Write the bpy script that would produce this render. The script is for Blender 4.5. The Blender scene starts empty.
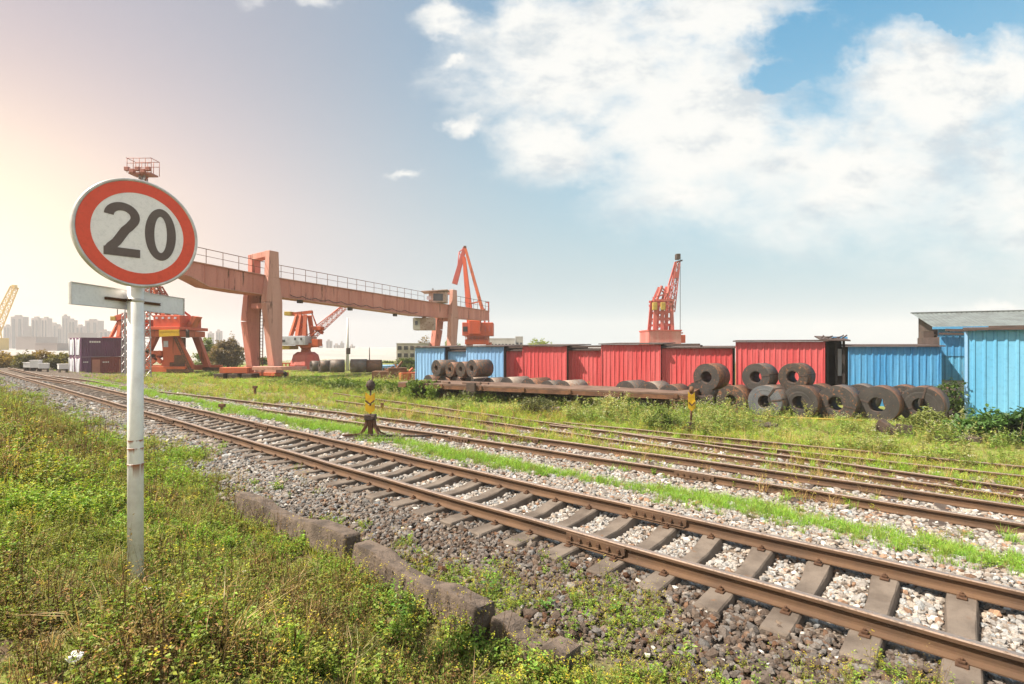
import bpy, math, random
import numpy as np
from mathutils import Vector, Matrix

random.seed(7)
RNG = np.random.default_rng(11)
R = math.radians
SC = bpy.context.scene
COL = SC.collection

# ---------------------------------------------------------------- camera model
W, H, F, HZ, CAMZ = 1024, 684, 520.0, 346.0, 2.55
PHI = R(40.87)                                   # the main track runs 49 degrees left of the view axis
NX, NY = math.sin(PHI), math.cos(PHI)            # across the tracks
DX, DY = -math.cos(PHI), math.sin(PHI)           # along the tracks, away to the left


def lt(L, t):
    return NX * L + DX * t, NY * L + DY * t


def tolt(x, y):
    return NX * x + NY * y, DX * x + DY * y


def sstep(a, b, x):
    u = np.clip((np.asarray(x, float) - a) / (b - a), 0, 1)
    return u * u * (3 - 2 * u)


def zg(x, y):
    """height of the ground"""
    L, t = tolt(x, y)
    bank = 0.98 * (1 - sstep(0.5, 3.1, L)) * (1 - 0.35 * sstep(15, 60, t))
    bumps = 0.05 * np.sin(1.7 * x + 0.6 * y) * np.sin(1.3 * y - 0.4 * x) * (1 - sstep(2.4, 3.4, L))
    low = -0.07 - 0.18 * sstep(8.2, 10.0, L) - 0.25 * sstep(11.5, 14.0, L)
    und = 0.05 * np.sin(0.5 * x + 1) * np.sin(0.43 * y) * sstep(15.5, 19, L)
    dip = 0.035 * np.exp(-((L - 3.2) / 0.35) ** 2)
    bay = -0.055 * np.exp(-((L - 6.28) / 0.66) ** 8)
    return bank + bumps + low + und + dip + bay


def at(px, py, depth):
    """point at a given distance along the view axis"""
    return Vector(((px - 512) / F * depth, depth, CAMZ + (HZ - py) / F * depth))


def on_ground(px, py, dz=0.0):
    d = 15.0
    for _ in range(60):
        x = (px - 512) / F * d
        z = float(zg(x, d)) + dz
        nd = F * (CAMZ - z) / (py - HZ)
        d = 0.5 * d + 0.5 * nd
    x = (px - 512) / F * d
    return Vector((x, d, float(zg(x, d)) + dz))


def ground_at(x, y):
    return Vector((x, y, float(zg(x, y))))


# ---------------------------------------------------------------- object helpers
def tag(o, label=None, cat=None, group=None, kind=None):
    if label: o['label'] = label
    if cat: o['category'] = cat
    if group: o['group'] = group
    if kind or cat: o['kind'] = kind or 'thing'
    return o


def thing(name, label, cat, loc=(0, 0, 0), rz=0.0, group=None):
    o = bpy.data.objects.new(name, None)
    o.empty_display_size = 0.3
    COL.objects.link(o)
    o.location = loc
    o.rotation_euler = (0, 0, rz)
    return tag(o, label, cat, group)


def copy_tree(o, parent=None, loc=None, rz=None, label=None):
    c = o.copy()
    COL.objects.link(c)
    if parent: c.parent = parent
    if loc is not None: c.location = loc
    if rz is not None: c.rotation_euler = (0, 0, rz)
    if label: c['label'] = label
    for ch in [k for k in o.children]:
        copy_tree(ch, c)
    return c


class MB:
    """collects simple solids and links them as ONE mesh object"""
    def __init__(self):
        self.v, self.f, self.m, self.s = [], [], [], []

    def add(self, verts, faces, mi=0, smooth=False):
        b = len(self.v)
        self.v += [tuple(p) for p in verts]
        for fc in faces:
            self.f.append(tuple(b + i for i in fc)); self.m.append(mi); self.s.append(smooth)
        return self

    def box(self, c, s, rz=0.0, mi=0, M=None):
        hx, hy, hz = s[0] / 2, s[1] / 2, s[2] / 2
        P = [Vector((sx * hx, sy * hy, sz * hz)) for sz in (-1, 1) for sy in (-1, 1) for sx in (-1, 1)]
        if M is None: M = Matrix.Rotation(rz, 3, 'Z')
        P = [M @ p + Vector(c) for p in P]
        return self.add(P, [(0, 2, 3, 1), (4, 5, 7, 6), (0, 1, 5, 4), (1, 3, 7, 5), (3, 2, 6, 7), (2, 0, 4, 6)], mi)

    def bar(self, a, b, w, h=None, mi=0, w2=None, h2=None, up=(0, 0, 1)):
        """rectangular bar from a to b, optionally tapering to w2 x h2"""
        a, b = Vector(a), Vector(b)
        h = h or w; w2 = w2 or w; h2 = h2 or (h if w2 == w else h * w2 / w)
        d = (b - a).normalized()
        u = Vector(up)
        if abs(d.dot(u)) > 0.98: u = Vector((0, 1, 0))
        s = d.cross(u).normalized(); u = s.cross(d).normalized()
        P = []
        for p, ww, hh in ((a, w, h), (b, w2, h2)):
            P += [p - s * ww / 2 - u * hh / 2, p + s * ww / 2 - u * hh / 2, p + s * ww / 2 + u * hh / 2, p - s * ww / 2 + u * hh / 2]
        return self.add(P, [(3, 2, 1, 0), (4, 5, 6, 7), (0, 1, 5, 4), (1, 2, 6, 5), (2, 3, 7, 6), (3, 0, 4, 7)], mi)

    def tube(self, a, b, r, r2=None, n=10, mi=0, cap=True):
        a, b = Vector(a), Vector(b)
        r2 = r if r2 is None else r2
        d = (b - a).normalized()
        u = Vector((0, 0, 1)) if abs(d.z) < 0.9 else Vector((1, 0, 0))
        s = d.cross(u).normalized(); u = s.cross(d)
        P = []
        for p, rr in ((a, r), (b, r2)):
            for i in range(n):
                q = 2 * math.pi * i / n
                P.append(p + s * math.cos(q) * rr + u * math.sin(q) * rr)
        base = len(self.v)
        self.add(P, [(i, (i + 1) % n, n + (i + 1) % n, n + i) for i in range(n)], mi, True)
        if cap:
            self.f += [tuple(base + i for i in range(n - 1, -1, -1)), tuple(base + n + i for i in range(n))]
            self.m += [mi, mi]; self.s += [False, False]
        return self

    def path(self, pts, r, n=6, mi=0):
        for p, q in zip(pts, pts[1:]): self.tube(p, q, r, n=n, mi=mi)
        return self

    def prism(self, poly, vec, mi=0, mi_side=None):
        """closed polygon (list of points) pushed along vec"""
        n = len(poly); vec = Vector(vec)
        P = [Vector(p) for p in poly] + [Vector(p) + vec for p in poly]
        b = len(self.v)
        self.add(P, [tuple(range(n - 1, -1, -1)), tuple(range(n, 2 * n))], mi)
        for i in range(n):
            j = (i + 1) % n
            self.f.append((b + i, b + j, b + n + j, b + n + i)); self.m.append(mi if mi_side is None else mi_side); self.s.append(False)
        return self

    def lathe(self, prof, n=32, axis='Z', c=(0, 0, 0), mi=0, closed=False, mis=None, smooth=True):
        """prof: list of (r, z)"""
        k = len(prof); P = []
        for (r, z) in prof:
            for i in range(n):
                q = 2 * math.pi * i / n
                p = (r * math.cos(q), r * math.sin(q), z)
                if axis == 'Y': p = (p[0], p[2], p[1])
                if axis == 'X': p = (p[2], p[0], p[1])
                P.append((p[0] + c[0], p[1] + c[1], p[2] + c[2]))
        b = len(self.v); self.v += P
        for a in range(k if closed else k - 1):
            a2 = (a + 1) % k
            for i in range(n):
                j = (i + 1) % n
                self.f.append((b + a * n + i, b + a * n + j, b + a2 * n + j, b + a2 * n + i))
                self.m.append(mis[a] if mis else mi); self.s.append(smooth)
        return self

    def build(self, name, mats, parent=None, bevel=0.0, loc=None, rz=0.0, fix=True):
        me = bpy.data.meshes.new(name)
        me.from_pydata([tuple(p) for p in self.v], [], self.f)
        if not isinstance(mats, (list, tuple)): mats = [mats]
        for m in mats: me.materials.append(m)
        me.polygons.foreach_set('material_index', self.m)
        me.polygons.foreach_set('use_smooth', self.s)
        me.update()
        if fix:
            import bmesh
            bm = bmesh.new(); bm.from_mesh(me)
            bmesh.ops.recalc_face_normals(bm, faces=bm.faces)
            bm.to_mesh(me); bm.free()
        o = bpy.data.objects.new(name, me)
        COL.objects.link(o)
        if parent: o.parent = parent
        if loc is not None: o.location = loc
        o.rotation_euler = (0, 0, rz)
        if bevel:
            md = o.modifiers.new('bevel', 'BEVEL'); md.width = bevel; md.segments = 2; md.limit_method = 'ANGLE'; md.angle_limit = R(35)
        return o


def np_mesh(name, V, T, mat, col=None, smooth=False):
    me = bpy.data.meshes.new(name)
    V = np.ascontiguousarray(V, np.float32); T = np.ascontiguousarray(T, np.int32)
    me.vertices.add(len(V)); me.vertices.foreach_set('co', V.ravel())
    me.loops.add(T.size); me.loops.foreach_set('vertex_index', T.ravel())
    me.polygons.add(len(T)); me.polygons.foreach_set('loop_start', np.arange(len(T), dtype=np.int32) * T.shape[1])
    me.polygons.foreach_set('use_smooth', np.full(len(T), smooth, dtype=bool))
    if col is not None:
        a = me.attributes.new('col', 'FLOAT_COLOR', 'POINT')
        c = np.ones((len(V), 4), np.float32); c[:, :3] = col
        a.data.foreach_set('color', c.ravel())
    me.materials.append(mat)
    me.update(calc_edges=True)
    o = bpy.data.objects.new(name, me)
    COL.objects.link(o)
    return o


# ---------------------------------------------------------------- materials
class NT:
    def __init__(self, tree):
        self.t = tree; self.n = tree.nodes; self.l = tree.links

    def node(self, kind, ins=None, **props):
        nd = self.n.new(kind)
        for k, v in props.items(): setattr(nd, k, v)
        for k, v in (ins or {}).items():
            self.put(nd.inputs[k], v)
        return nd

    def put(self, sock, v):
        if isinstance(v, bpy.types.NodeSocket): self.l.new(v, sock)
        else: sock.default_value = v

    def math(self, op, a, b=None, c=None, clamp=False):
        nd = self.n.new('ShaderNodeMath'); nd.operation = op; nd.use_clamp = clamp
        for i, v in enumerate((a, b, c)):
            if v is not None: self.put(nd.inputs[i], v)
        return nd.outputs[0]

    def mix(self, f, a, b, blend='MIX'):
        nd = self.n.new('ShaderNodeMix'); nd.data_type = 'RGBA'; nd.blend_type = blend
        self.put(nd.inputs[0], f)
        for s, v in ((nd.inputs[6], a), (nd.inputs[7], b)):
            self.put(s, v if isinstance(v, bpy.types.NodeSocket) else (*v[:3], 1.0))
        return nd.outputs[2]

    def noise(self, vec, scale, detail=4, rough=0.55, dist=0.0):
        nd = self.node('ShaderNodeTexNoise', {'Scale': scale, 'Detail': detail, 'Roughness': rough, 'Distortion': dist})
        if vec is not None: self.l.new(vec, nd.inputs['Vector'])
        return nd.outputs['Fac']

    def ramp(self, f, lo, hi):
        return self.node('ShaderNodeMapRange', {'Value': f, 'From Min': lo, 'From Max': hi, 'To Min': 0.0, 'To Max': 1.0}, clamp=True, interpolation_type='SMOOTHSTEP').outputs[0]

    def scale_vec(self, v, s):
        nd = self.node('ShaderNodeVectorMath', {0: v, 1: s}, operation='MULTIPLY')
        return nd.outputs[0]


def new_mat(name):
    m = bpy.data.materials.new(name); m.use_nodes = True
    nt = NT(m.node_tree)
    b = nt.n['Principled BSDF']
    return m, nt, b


def surf(name, base, alt=None, rust=None, rust_amt=0.0, rough=0.7, metal=0.0, scale=3.0, bump=0.15, bscale=40.0, streak=False, obj=False, spec=0.4, amt=1.0):
    """weathered painted metal, concrete, wood: base colour, a second tone by noise, rust patches of their own shape"""
    m, nt, b = new_mat(name)
    if obj:
        vec = nt.node('ShaderNodeTexCoord').outputs['Object']
    else:
        vec = nt.node('ShaderNodeNewGeometry').outputs['Position']
    v2 = nt.scale_vec(vec, (1, 1, 0.12)) if streak else vec
    alt = alt or tuple(c * 0.65 for c in base)
    n1 = nt.noise(v2, scale, 5, 0.6)
    col = nt.mix(nt.math('MULTIPLY', nt.ramp(n1, 0.35, 0.68), amt), base, alt)
    n3 = nt.noise(vec, scale * 9, 4, 0.65)
    col = nt.mix(nt.math('MULTIPLY', nt.ramp(n3, 0.45, 0.75), 0.35), col, tuple(c * 0.6 for c in base))
    rg = rough
    if rust_amt > 0:
        n2 = nt.noise(v2, scale * 1.7 + 1.3, 7, 0.68)
        rm = nt.ramp(n2, 0.72 - rust_amt * 0.45, 0.80 - rust_amt * 0.40)
        rc = nt.mix(nt.ramp(n3, 0.3, 0.7), rust or (0.16, 0.06, 0.025), tuple(c * 0.45 for c in (rust or (0.16, 0.06, 0.025))))
        col = nt.mix(rm, col, rc)
        rg = nt.math('ADD', nt.math('MULTIPLY', rm, 0.9 - rough), rough)
    nt.l.new(col, b.inputs['Base Color'])
    nt.put(b.inputs['Roughness'], rg)
    b.inputs['Metallic'].default_value = metal
    b.inputs['Specular IOR Level'].default_value = spec
    if bump:
        nb = nt.noise(vec, bscale, 5, 0.6)
        bn = nt.node('ShaderNodeBump', {'Height': nb, 'Strength': bump, 'Distance': 0.02})
        nt.l.new(bn.outputs[0], b.inputs['Normal'])
    return m


def attr_mat(name, rough=0.6, translucent=0.0, spec=0.3, bump=0.0, bscale=60):
    m, nt, b = new_mat(name)
    a = nt.node('ShaderNodeAttribute', attribute_name='col')
    c = a.outputs['Color']
    nt.l.new(c, b.inputs['Base Color'])
    b.inputs['Roughness'].default_value = rough
    b.inputs['Specular IOR Level'].default_value = spec
    if bump:
        vec = nt.node('ShaderNodeNewGeometry').outputs['Position']
        nn = nt.noise(vec, bscale, 4, 0.6)
        c2 = nt.mix(nt.ramp(nn, 0.3, 0.75), c, nt.mix(1.0, c, (0.55, 0.52, 0.5), 'MULTIPLY'))
        nt.l.new(c2, b.inputs['Base Color'])
        bn = nt.node('ShaderNodeBump', {'Height': nn, 'Strength': bump, 'Distance': 0.01})
        nt.l.new(bn.outputs[0], b.inputs['Normal'])
    if translucent:
        tr = nt.node('ShaderNodeBsdfTranslucent')
        nt.l.new(nt.mix(1.0, c, (1.0, 1.0, 0.55), 'MULTIPLY'), tr.inputs['Color'])
        mx = nt.node('ShaderNodeMixShader', {0: translucent, 1: b.outputs[0], 2: tr.outputs[0]})
        nt.l.new(mx.outputs[0], nt.n['Material Output'].inputs['Surface'])
    return m


MT = {}
MT['rail'] = None
MT['concrete'] = surf('sleeper_concrete', (0.150, 0.122, 0.100), (0.080, 0.062, 0.050), scale=2.5, bump=0.5, bscale=70, rough=0.9, rust=(0.20, 0.10, 0.05), rust_amt=0.25)
MT['old_concrete'] = surf('old_concrete', (0.135, 0.102, 0.080), (0.055, 0.042, 0.034), scale=6.0, bump=1.0, bscale=38, rough=0.95)
MT['wood_dark'] = surf('dark_timber', (0.085, 0.062, 0.05), (0.045, 0.034, 0.03), scale=4, bump=0.5, bscale=35, rough=0.9)
MT['clip'] = surf('clip_rust', (0.10, 0.052, 0.028), (0.06, 0.03, 0.018), scale=20, bump=0.3, bscale=150, rough=0.85, metal=0.2)
MT['post'] = None
MT['white'] = surf('white_paint', (0.62, 0.62, 0.61), (0.52, 0.51, 0.50), scale=6, rough=0.45, bump=0.03, amt=0.5)
MT['sign_white'] = surf('sign_white', (0.80, 0.755, 0.755), (0.73, 0.685, 0.69), scale=4, rough=0.35, bump=0.0, amt=0.4)
MT['sign_red'] = surf('sign_red', (0.72, 0.085, 0.040), (0.64, 0.07, 0.036), scale=4, rough=0.35, bump=0.0, amt=0.5)
MT['sign_black'] = surf('sign_black', (0.115, 0.082, 0.074), (0.135, 0.10, 0.09), scale=4, rough=0.45, bump=0.0)
MT['sign_rim'] = surf('sign_rim', (0.60, 0.58, 0.57), (0.45, 0.42, 0.40), scale=8, rough=0.4, metal=0.3, bump=0.05)
MT['plate'] = surf('plate_back', (0.80, 0.78, 0.77), (0.72, 0.70, 0.69), scale=5, rough=0.5, metal=0.2, bump=0.03, rust_amt=0.12)
MT['gantry'] = surf('gantry_paint', (0.55, 0.225, 0.175), (0.45, 0.165, 0.125), scale=0.8, rough=0.75, streak=True, rust=(0.17, 0.075, 0.045), rust_amt=0.32, bump=0.1, bscale=4)
MT['gantry_pale'] = surf('gantry_paint_pale', (0.52, 0.27, 0.215), (0.42, 0.19, 0.145), scale=1.0, rough=0.75, streak=True, rust=(0.17, 0.075, 0.045), rust_amt=0.3, bump=0.1, bscale=4)
MT['gantry_cab'] = surf('gantry_cab_paint', (0.44, 0.33, 0.28), (0.32, 0.21, 0.17), scale=1.5, rough=0.7, rust_amt=0.4)
MT['orange'] = surf('crane_orange', (0.50, 0.105, 0.035), (0.36, 0.085, 0.04), scale=0.7, rough=0.6, streak=True, rust_amt=0.34, bump=0.05, bscale=4)
MT['orange_vivid'] = surf('crane_orange_bright', (0.54, 0.085, 0.03), (0.42, 0.075, 0.035), scale=0.7, rough=0.55, streak=True, rust_amt=0.24, bump=0.05, bscale=4)  # redder orange with less rust, for houses, decks and booms
MT['red_crane'] = surf('crane_red', (0.44, 0.075, 0.06), (0.36, 0.10, 0.08), scale=0.6, rough=0.6, streak=True, rust_amt=0.3, bump=0.05, bscale=4)
MT['red_pale'] = surf('crane_red_faded', (0.48, 0.11, 0.10), (0.48, 0.24, 0.22), scale=0.5, rough=0.6, streak=True, rust_amt=0.05, bump=0.05)
MT['cabin_white'] = surf('cabin_white', (0.50, 0.53, 0.60), (0.4, 0.4, 0.45), scale=1.2, rough=0.55, rust_amt=0.15)
MT['yellow'] = surf('yellow_paint', (0.60, 0.38, 0.012), (0.5, 0.28, 0.015), scale=6, rough=0.55, rust_amt=0.12, bump=0.05)
MT['yellow_dull'] = surf('dull_yellow', (0.42, 0.30, 0.05), (0.32, 0.22, 0.05), scale=2, rough=0.6, rust_amt=0.15)
MT['dark'] = surf('dark_iron', (0.045, 0.032, 0.028), (0.07, 0.045, 0.035), scale=5, rough=0.75, bump=0.2, rust=(0.10, 0.045, 0.025), rust_amt=0.35)
MT['black'] = surf('black_interior', (0.022, 0.018, 0.017), (0.035, 0.028, 0.026), scale=2, rough=0.9)
MT['glass'] = surf('dark_glass', (0.03, 0.035, 0.04), (0.05, 0.05, 0.055), scale=1, rough=0.12, bump=0, spec=0.6)
MT['rusty'] = surf('rusty_steel', (0.16, 0.075, 0.038), (0.085, 0.042, 0.026), scale=2.5, rough=0.85, bump=0.3, bscale=30, metal=0.1)
MT['rust_deck'] = surf('rusty_deck', (0.15, 0.095, 0.07), (0.085, 0.05, 0.036), scale=1.5, rough=0.85, bump=0.3, bscale=20)
MT['red_sheet'] = surf('red_sheet', (0.45, 0.055, 0.06), (0.49, 0.095, 0.10), scale=0.9, rough=0.5, streak=True, bump=0.12, bscale=5, rust=(0.22, 0.05, 0.04), rust_amt=0.16)
MT['blue_pale'] = surf('pale_blue_sheet', (0.23, 0.42, 0.66), (0.19, 0.36, 0.60), scale=0.9, rough=0.45, streak=True, bump=0.12, bscale=5, rust=(0.24, 0.26, 0.30), rust_amt=0.12)
MT['blue_sheet'] = surf('blue_sheet', (0.045, 0.215, 0.44), (0.085, 0.28, 0.49), scale=0.9, rough=0.45, streak=True, bump=0.12, bscale=5, rust=(0.10, 0.13, 0.17), rust_amt=0.16)
MT['cyan_sheet'] = surf('light_blue_sheet', (0.088, 0.31, 0.51), (0.14, 0.37, 0.55), scale=0.8, rough=0.45, streak=True, bump=0.12, bscale=5, rust=(0.22, 0.16, 0.09), rust_amt=0.22)
MT['roof_dark'] = surf('dark_roof', (0.075, 0.05, 0.045), (0.05, 0.035, 0.03), scale=2, rough=0.8)
MT['roof_grey'] = surf('grey_roof', (0.13, 0.15, 0.15), (0.095, 0.105, 0.105), scale=1.2, rough=0.65, rust_amt=0.12)
MT['tile_wall'] = surf('brown_boards', (0.085, 0.058, 0.050), (0.05, 0.036, 0.032), scale=1.5, rough=0.8)
MT['pale_wall'] = surf('pale_wall', (0.42, 0.40, 0.36), (0.30, 0.285, 0.25), scale=0.4, rough=0.85)
MT['city'] = surf('city_concrete', (0.26, 0.20, 0.18), (0.20, 0.155, 0.14), scale=0.03, rough=0.9, bump=0)
MT['container_purple'] = surf('container_purple', (0.13, 0.055, 0.115), (0.10, 0.045, 0.085), scale=0.8, rough=0.6, rust_amt=0.1, bump=0.03)
MT['container_red'] = surf('container_red', (0.24, 0.06, 0.055), (0.18, 0.05, 0.045), scale=0.8, rough=0.6, rust_amt=0.15, bump=0.03)
MT['container_pale'] = surf('container_pale_door', (0.42, 0.20, 0.14), (0.34, 0.15, 0.11), scale=0.8, rough=0.6, rust_amt=0.1, bump=0.03)
MT['mast'] = surf('galvanised_mast', (0.35, 0.34, 0.36), (0.28, 0.27, 0.28), scale=1, rough=0.5, metal=0.4)
MT['mast_red'] = surf('mast_red_head', (0.36, 0.13, 0.10), (0.25, 0.10, 0.08), scale=1, rough=0.6)
MT['paper'] = surf('crumpled_paper', (0.78, 0.78, 0.78), (0.65, 0.65, 0.65), scale=12, rough=0.8)
MT['bark'] = surf('bark', (0.09, 0.065, 0.045), (0.05, 0.035, 0.025), scale=6, rough=0.95, bump=0.5, bscale=20)
MT['leaf'] = attr_mat('leaf', rough=0.5, translucent=0.42, spec=0.25)
MT['stone'] = attr_mat('ballast_stone', rough=0.9, spec=0.25, bump=0.5, bscale=70)


def rail_material():
    m, nt, b = new_mat('rusty_rail')
    g = nt.node('ShaderNodeNewGeometry')
    pos, nor = g.outputs['Position'], g.outputs['True Normal']
    n1 = nt.noise(pos, 2.0, 6, 0.6)
    n2 = nt.noise(pos, 30.0, 5, 0.65)
    col = nt.mix(nt.ramp(n1, 0.3, 0.7), (0.110, 0.060, 0.030), (0.062, 0.035, 0.020))
    col = nt.mix(nt.math('MULTIPLY', nt.ramp(n2, 0.45, 0.7), 0.6), col, (0.085, 0.042, 0.024))
    a = nt.node('ShaderNodeAttribute', attribute_name='tread')
    wear = nt.math('MULTIPLY', a.outputs['Fac'], nt.ramp(n2, 0.2, 0.55))
    col = nt.mix(wear, col, (0.42, 0.33, 0.28))
    nt.l.new(col, b.inputs['Base Color'])
    nt.put(b.inputs['Metallic'], nt.math('MULTIPLY', wear, 0.85))
    nt.put(b.inputs['Roughness'], nt.math('SUBTRACT', 0.85, nt.math('MULTIPLY', wear, 0.45)))
    bn = nt.node('ShaderNodeBump', {'Height': nt.noise(pos, 90, 5, 0.6), 'Strength': 0.3, 'Distance': 0.01})
    nt.l.new(bn.outputs[0], b.inputs['Normal'])
    return m


MT['rail'] = rail_material()


def post_material():
    """white painted post, rust bleeding down from its joints"""
    m, nt, b = new_mat('white_post')
    tc = nt.node('ShaderNodeTexCoord').outputs['Object']
    sx = nt.node('ShaderNodeSeparateXYZ', {0: tc})
    z = sx.outputs[2]
    n1 = nt.noise(tc, 8, 5, 0.6)
    col = nt.mix(nt.ramp(n1, 0.4, 0.7), (0.78, 0.775, 0.77), (0.66, 0.64, 0.63))
    ang = nt.scale_vec(tc, (1, 1, 0.10))
    streak = nt.noise(ang, 26, 4, 0.6)
    tot = None
    for zz, ln in ((0.885, 0.11), (1.005, 0.05), (1.065, 0.03)):
        below = nt.math('SUBTRACT', zz, z)
        run = nt.math('MULTIPLY', nt.math('GREATER_THAN', below, -0.004), nt.math('SUBTRACT', 1.0, nt.math('DIVIDE', below, ln), clamp=True))
        mk = nt.math('MULTIPLY', run, nt.ramp(nt.math('ADD', streak, nt.math('MULTIPLY', run, 0.18)), 0.54, 0.68))
        tot = mk if tot is None else nt.math('MAXIMUM', tot, mk)
    n2 = nt.noise(tc, 22, 6, 0.7)
    spots = nt.ramp(n2, 0.70, 0.76)
    tot = nt.math('MAXIMUM', tot, nt.math('MULTIPLY', spots, 0.7), clamp=True)
    col = nt.mix(tot, col, (0.26, 0.085, 0.03))
    dirt = nt.math('MULTIPLY', nt.ramp(nt.math('MULTIPLY', z, -1.0), -0.5, 0.0), nt.ramp(nt.noise(tc, 14, 6, 0.7), 0.42, 0.62))
    col = nt.mix(nt.math('MULTIPLY', dirt, 0.8), col, (0.30, 0.30, 0.20))
    nt.l.new(col, b.inputs['Base Color'])
    b.inputs['Roughness'].default_value = 0.45
    bn = nt.node('ShaderNodeBump', {'Height': nt.noise(tc, 60, 4, 0.6), 'Strength': 0.08, 'Distance': 0.01})
    nt.l.new(bn.outputs[0], b.inputs['Normal'])
    return m


MT['post'] = post_material()


def coil_material(name, c1, c2, rusty):
    """wound sheet steel: fine turns on the face, rust in patches"""
    m, nt, b = new_mat(name)
    tc = nt.node('ShaderNodeTexCoord').outputs['Object']
    sx = nt.node('ShaderNodeSeparateXYZ', {0: tc})
    rad = nt.math('SQRT', nt.math('ADD', nt.math('POWER', sx.outputs[0], 2.0), nt.math('POWER', sx.outputs[2], 2.0)))
    oi = nt.node('ShaderNodeObjectInfo').outputs['Random']
    off = nt.node('ShaderNodeVectorMath', {0: tc, 1: (0, 0, 0)}, operation='ADD')
    cmb = nt.node('ShaderNodeCombineXYZ', {0: nt.math('MULTIPLY', oi, 37.0), 1: nt.math('MULTIPLY', oi, 11.0), 2: 0.0})
    nt.l.new(cmb.outputs[0], off.inputs[1])
    v = off.outputs[0]
    turns = nt.node('ShaderNodeTexNoise', {'Scale': 75.0, 'Detail': 4.0, 'W': nt.math('MULTIPLY', rad, 1.0)}, noise_dimensions='1D').outputs['Fac']
    n1 = nt.noise(v, 2.2, 6, 0.65)
    n2 = nt.noise(v, 9.0, 6, 0.7)
    col = nt.mix(nt.ramp(n1, 0.35, 0.65), c1, c2)
    col = nt.mix(nt.math('MULTIPLY', nt.ramp(turns, 0.42, 0.62), 0.7), col, tuple(x * 0.35 for x in c1))
    col = nt.mix(nt.ramp(nt.math('ADD', n2, nt.math('MULTIPLY', oi, 0.08)), 0.66 - rusty * 0.3, 0.74 - rusty * 0.2), col, (0.20, 0.085, 0.04))
    chalk = nt.ramp(nt.noise(v, 16.0, 3, 0.5, 1.5), 0.73, 0.76)
    col = nt.mix(nt.math('MULTIPLY', chalk, 0.5), col, (0.30, 0.27, 0.24))
    nt.l.new(col, b.inputs['Base Color'])
    b.inputs['Roughness'].default_value = 0.62
    b.inputs['Metallic'].default_value = 0.25
    h = nt.math('ADD', nt.math('MULTIPLY', turns, 0.7), nt.math('MULTIPLY', n2, 0.4))
    bn = nt.node('ShaderNodeBump', {'Height': h, 'Strength': 0.35, 'Distance': 0.02})
    nt.l.new(bn.outputs[0], b.inputs['Normal'])
    return m


MT['coil_face_dark'] = coil_material('coil_face_dark', (0.040, 0.036, 0.035), (0.062, 0.054, 0.050), 0.15)
MT['coil_face_grey'] = coil_material('coil_face_bluegrey', (0.095, 0.102, 0.118), (0.135, 0.143, 0.155), 0.0)
MT['coil_face_rust'] = coil_material('coil_face_brown', (0.058, 0.046, 0.036), (0.044, 0.036, 0.031), 0.35)
MT['coil_side'] = coil_material('coil_side_rust', (0.135, 0.072, 0.046), (0.085, 0.054, 0.042), 0.5)
MT['coil_side_grey'] = coil_material('coil_side_grey', (0.15, 0.135, 0.122), (0.095, 0.078, 0.068), 0.3)
MT['coil_pale'] = coil_material('coil_pale_side', (0.34, 0.29, 0.25), (0.22, 0.165, 0.13), 0.25)
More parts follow.
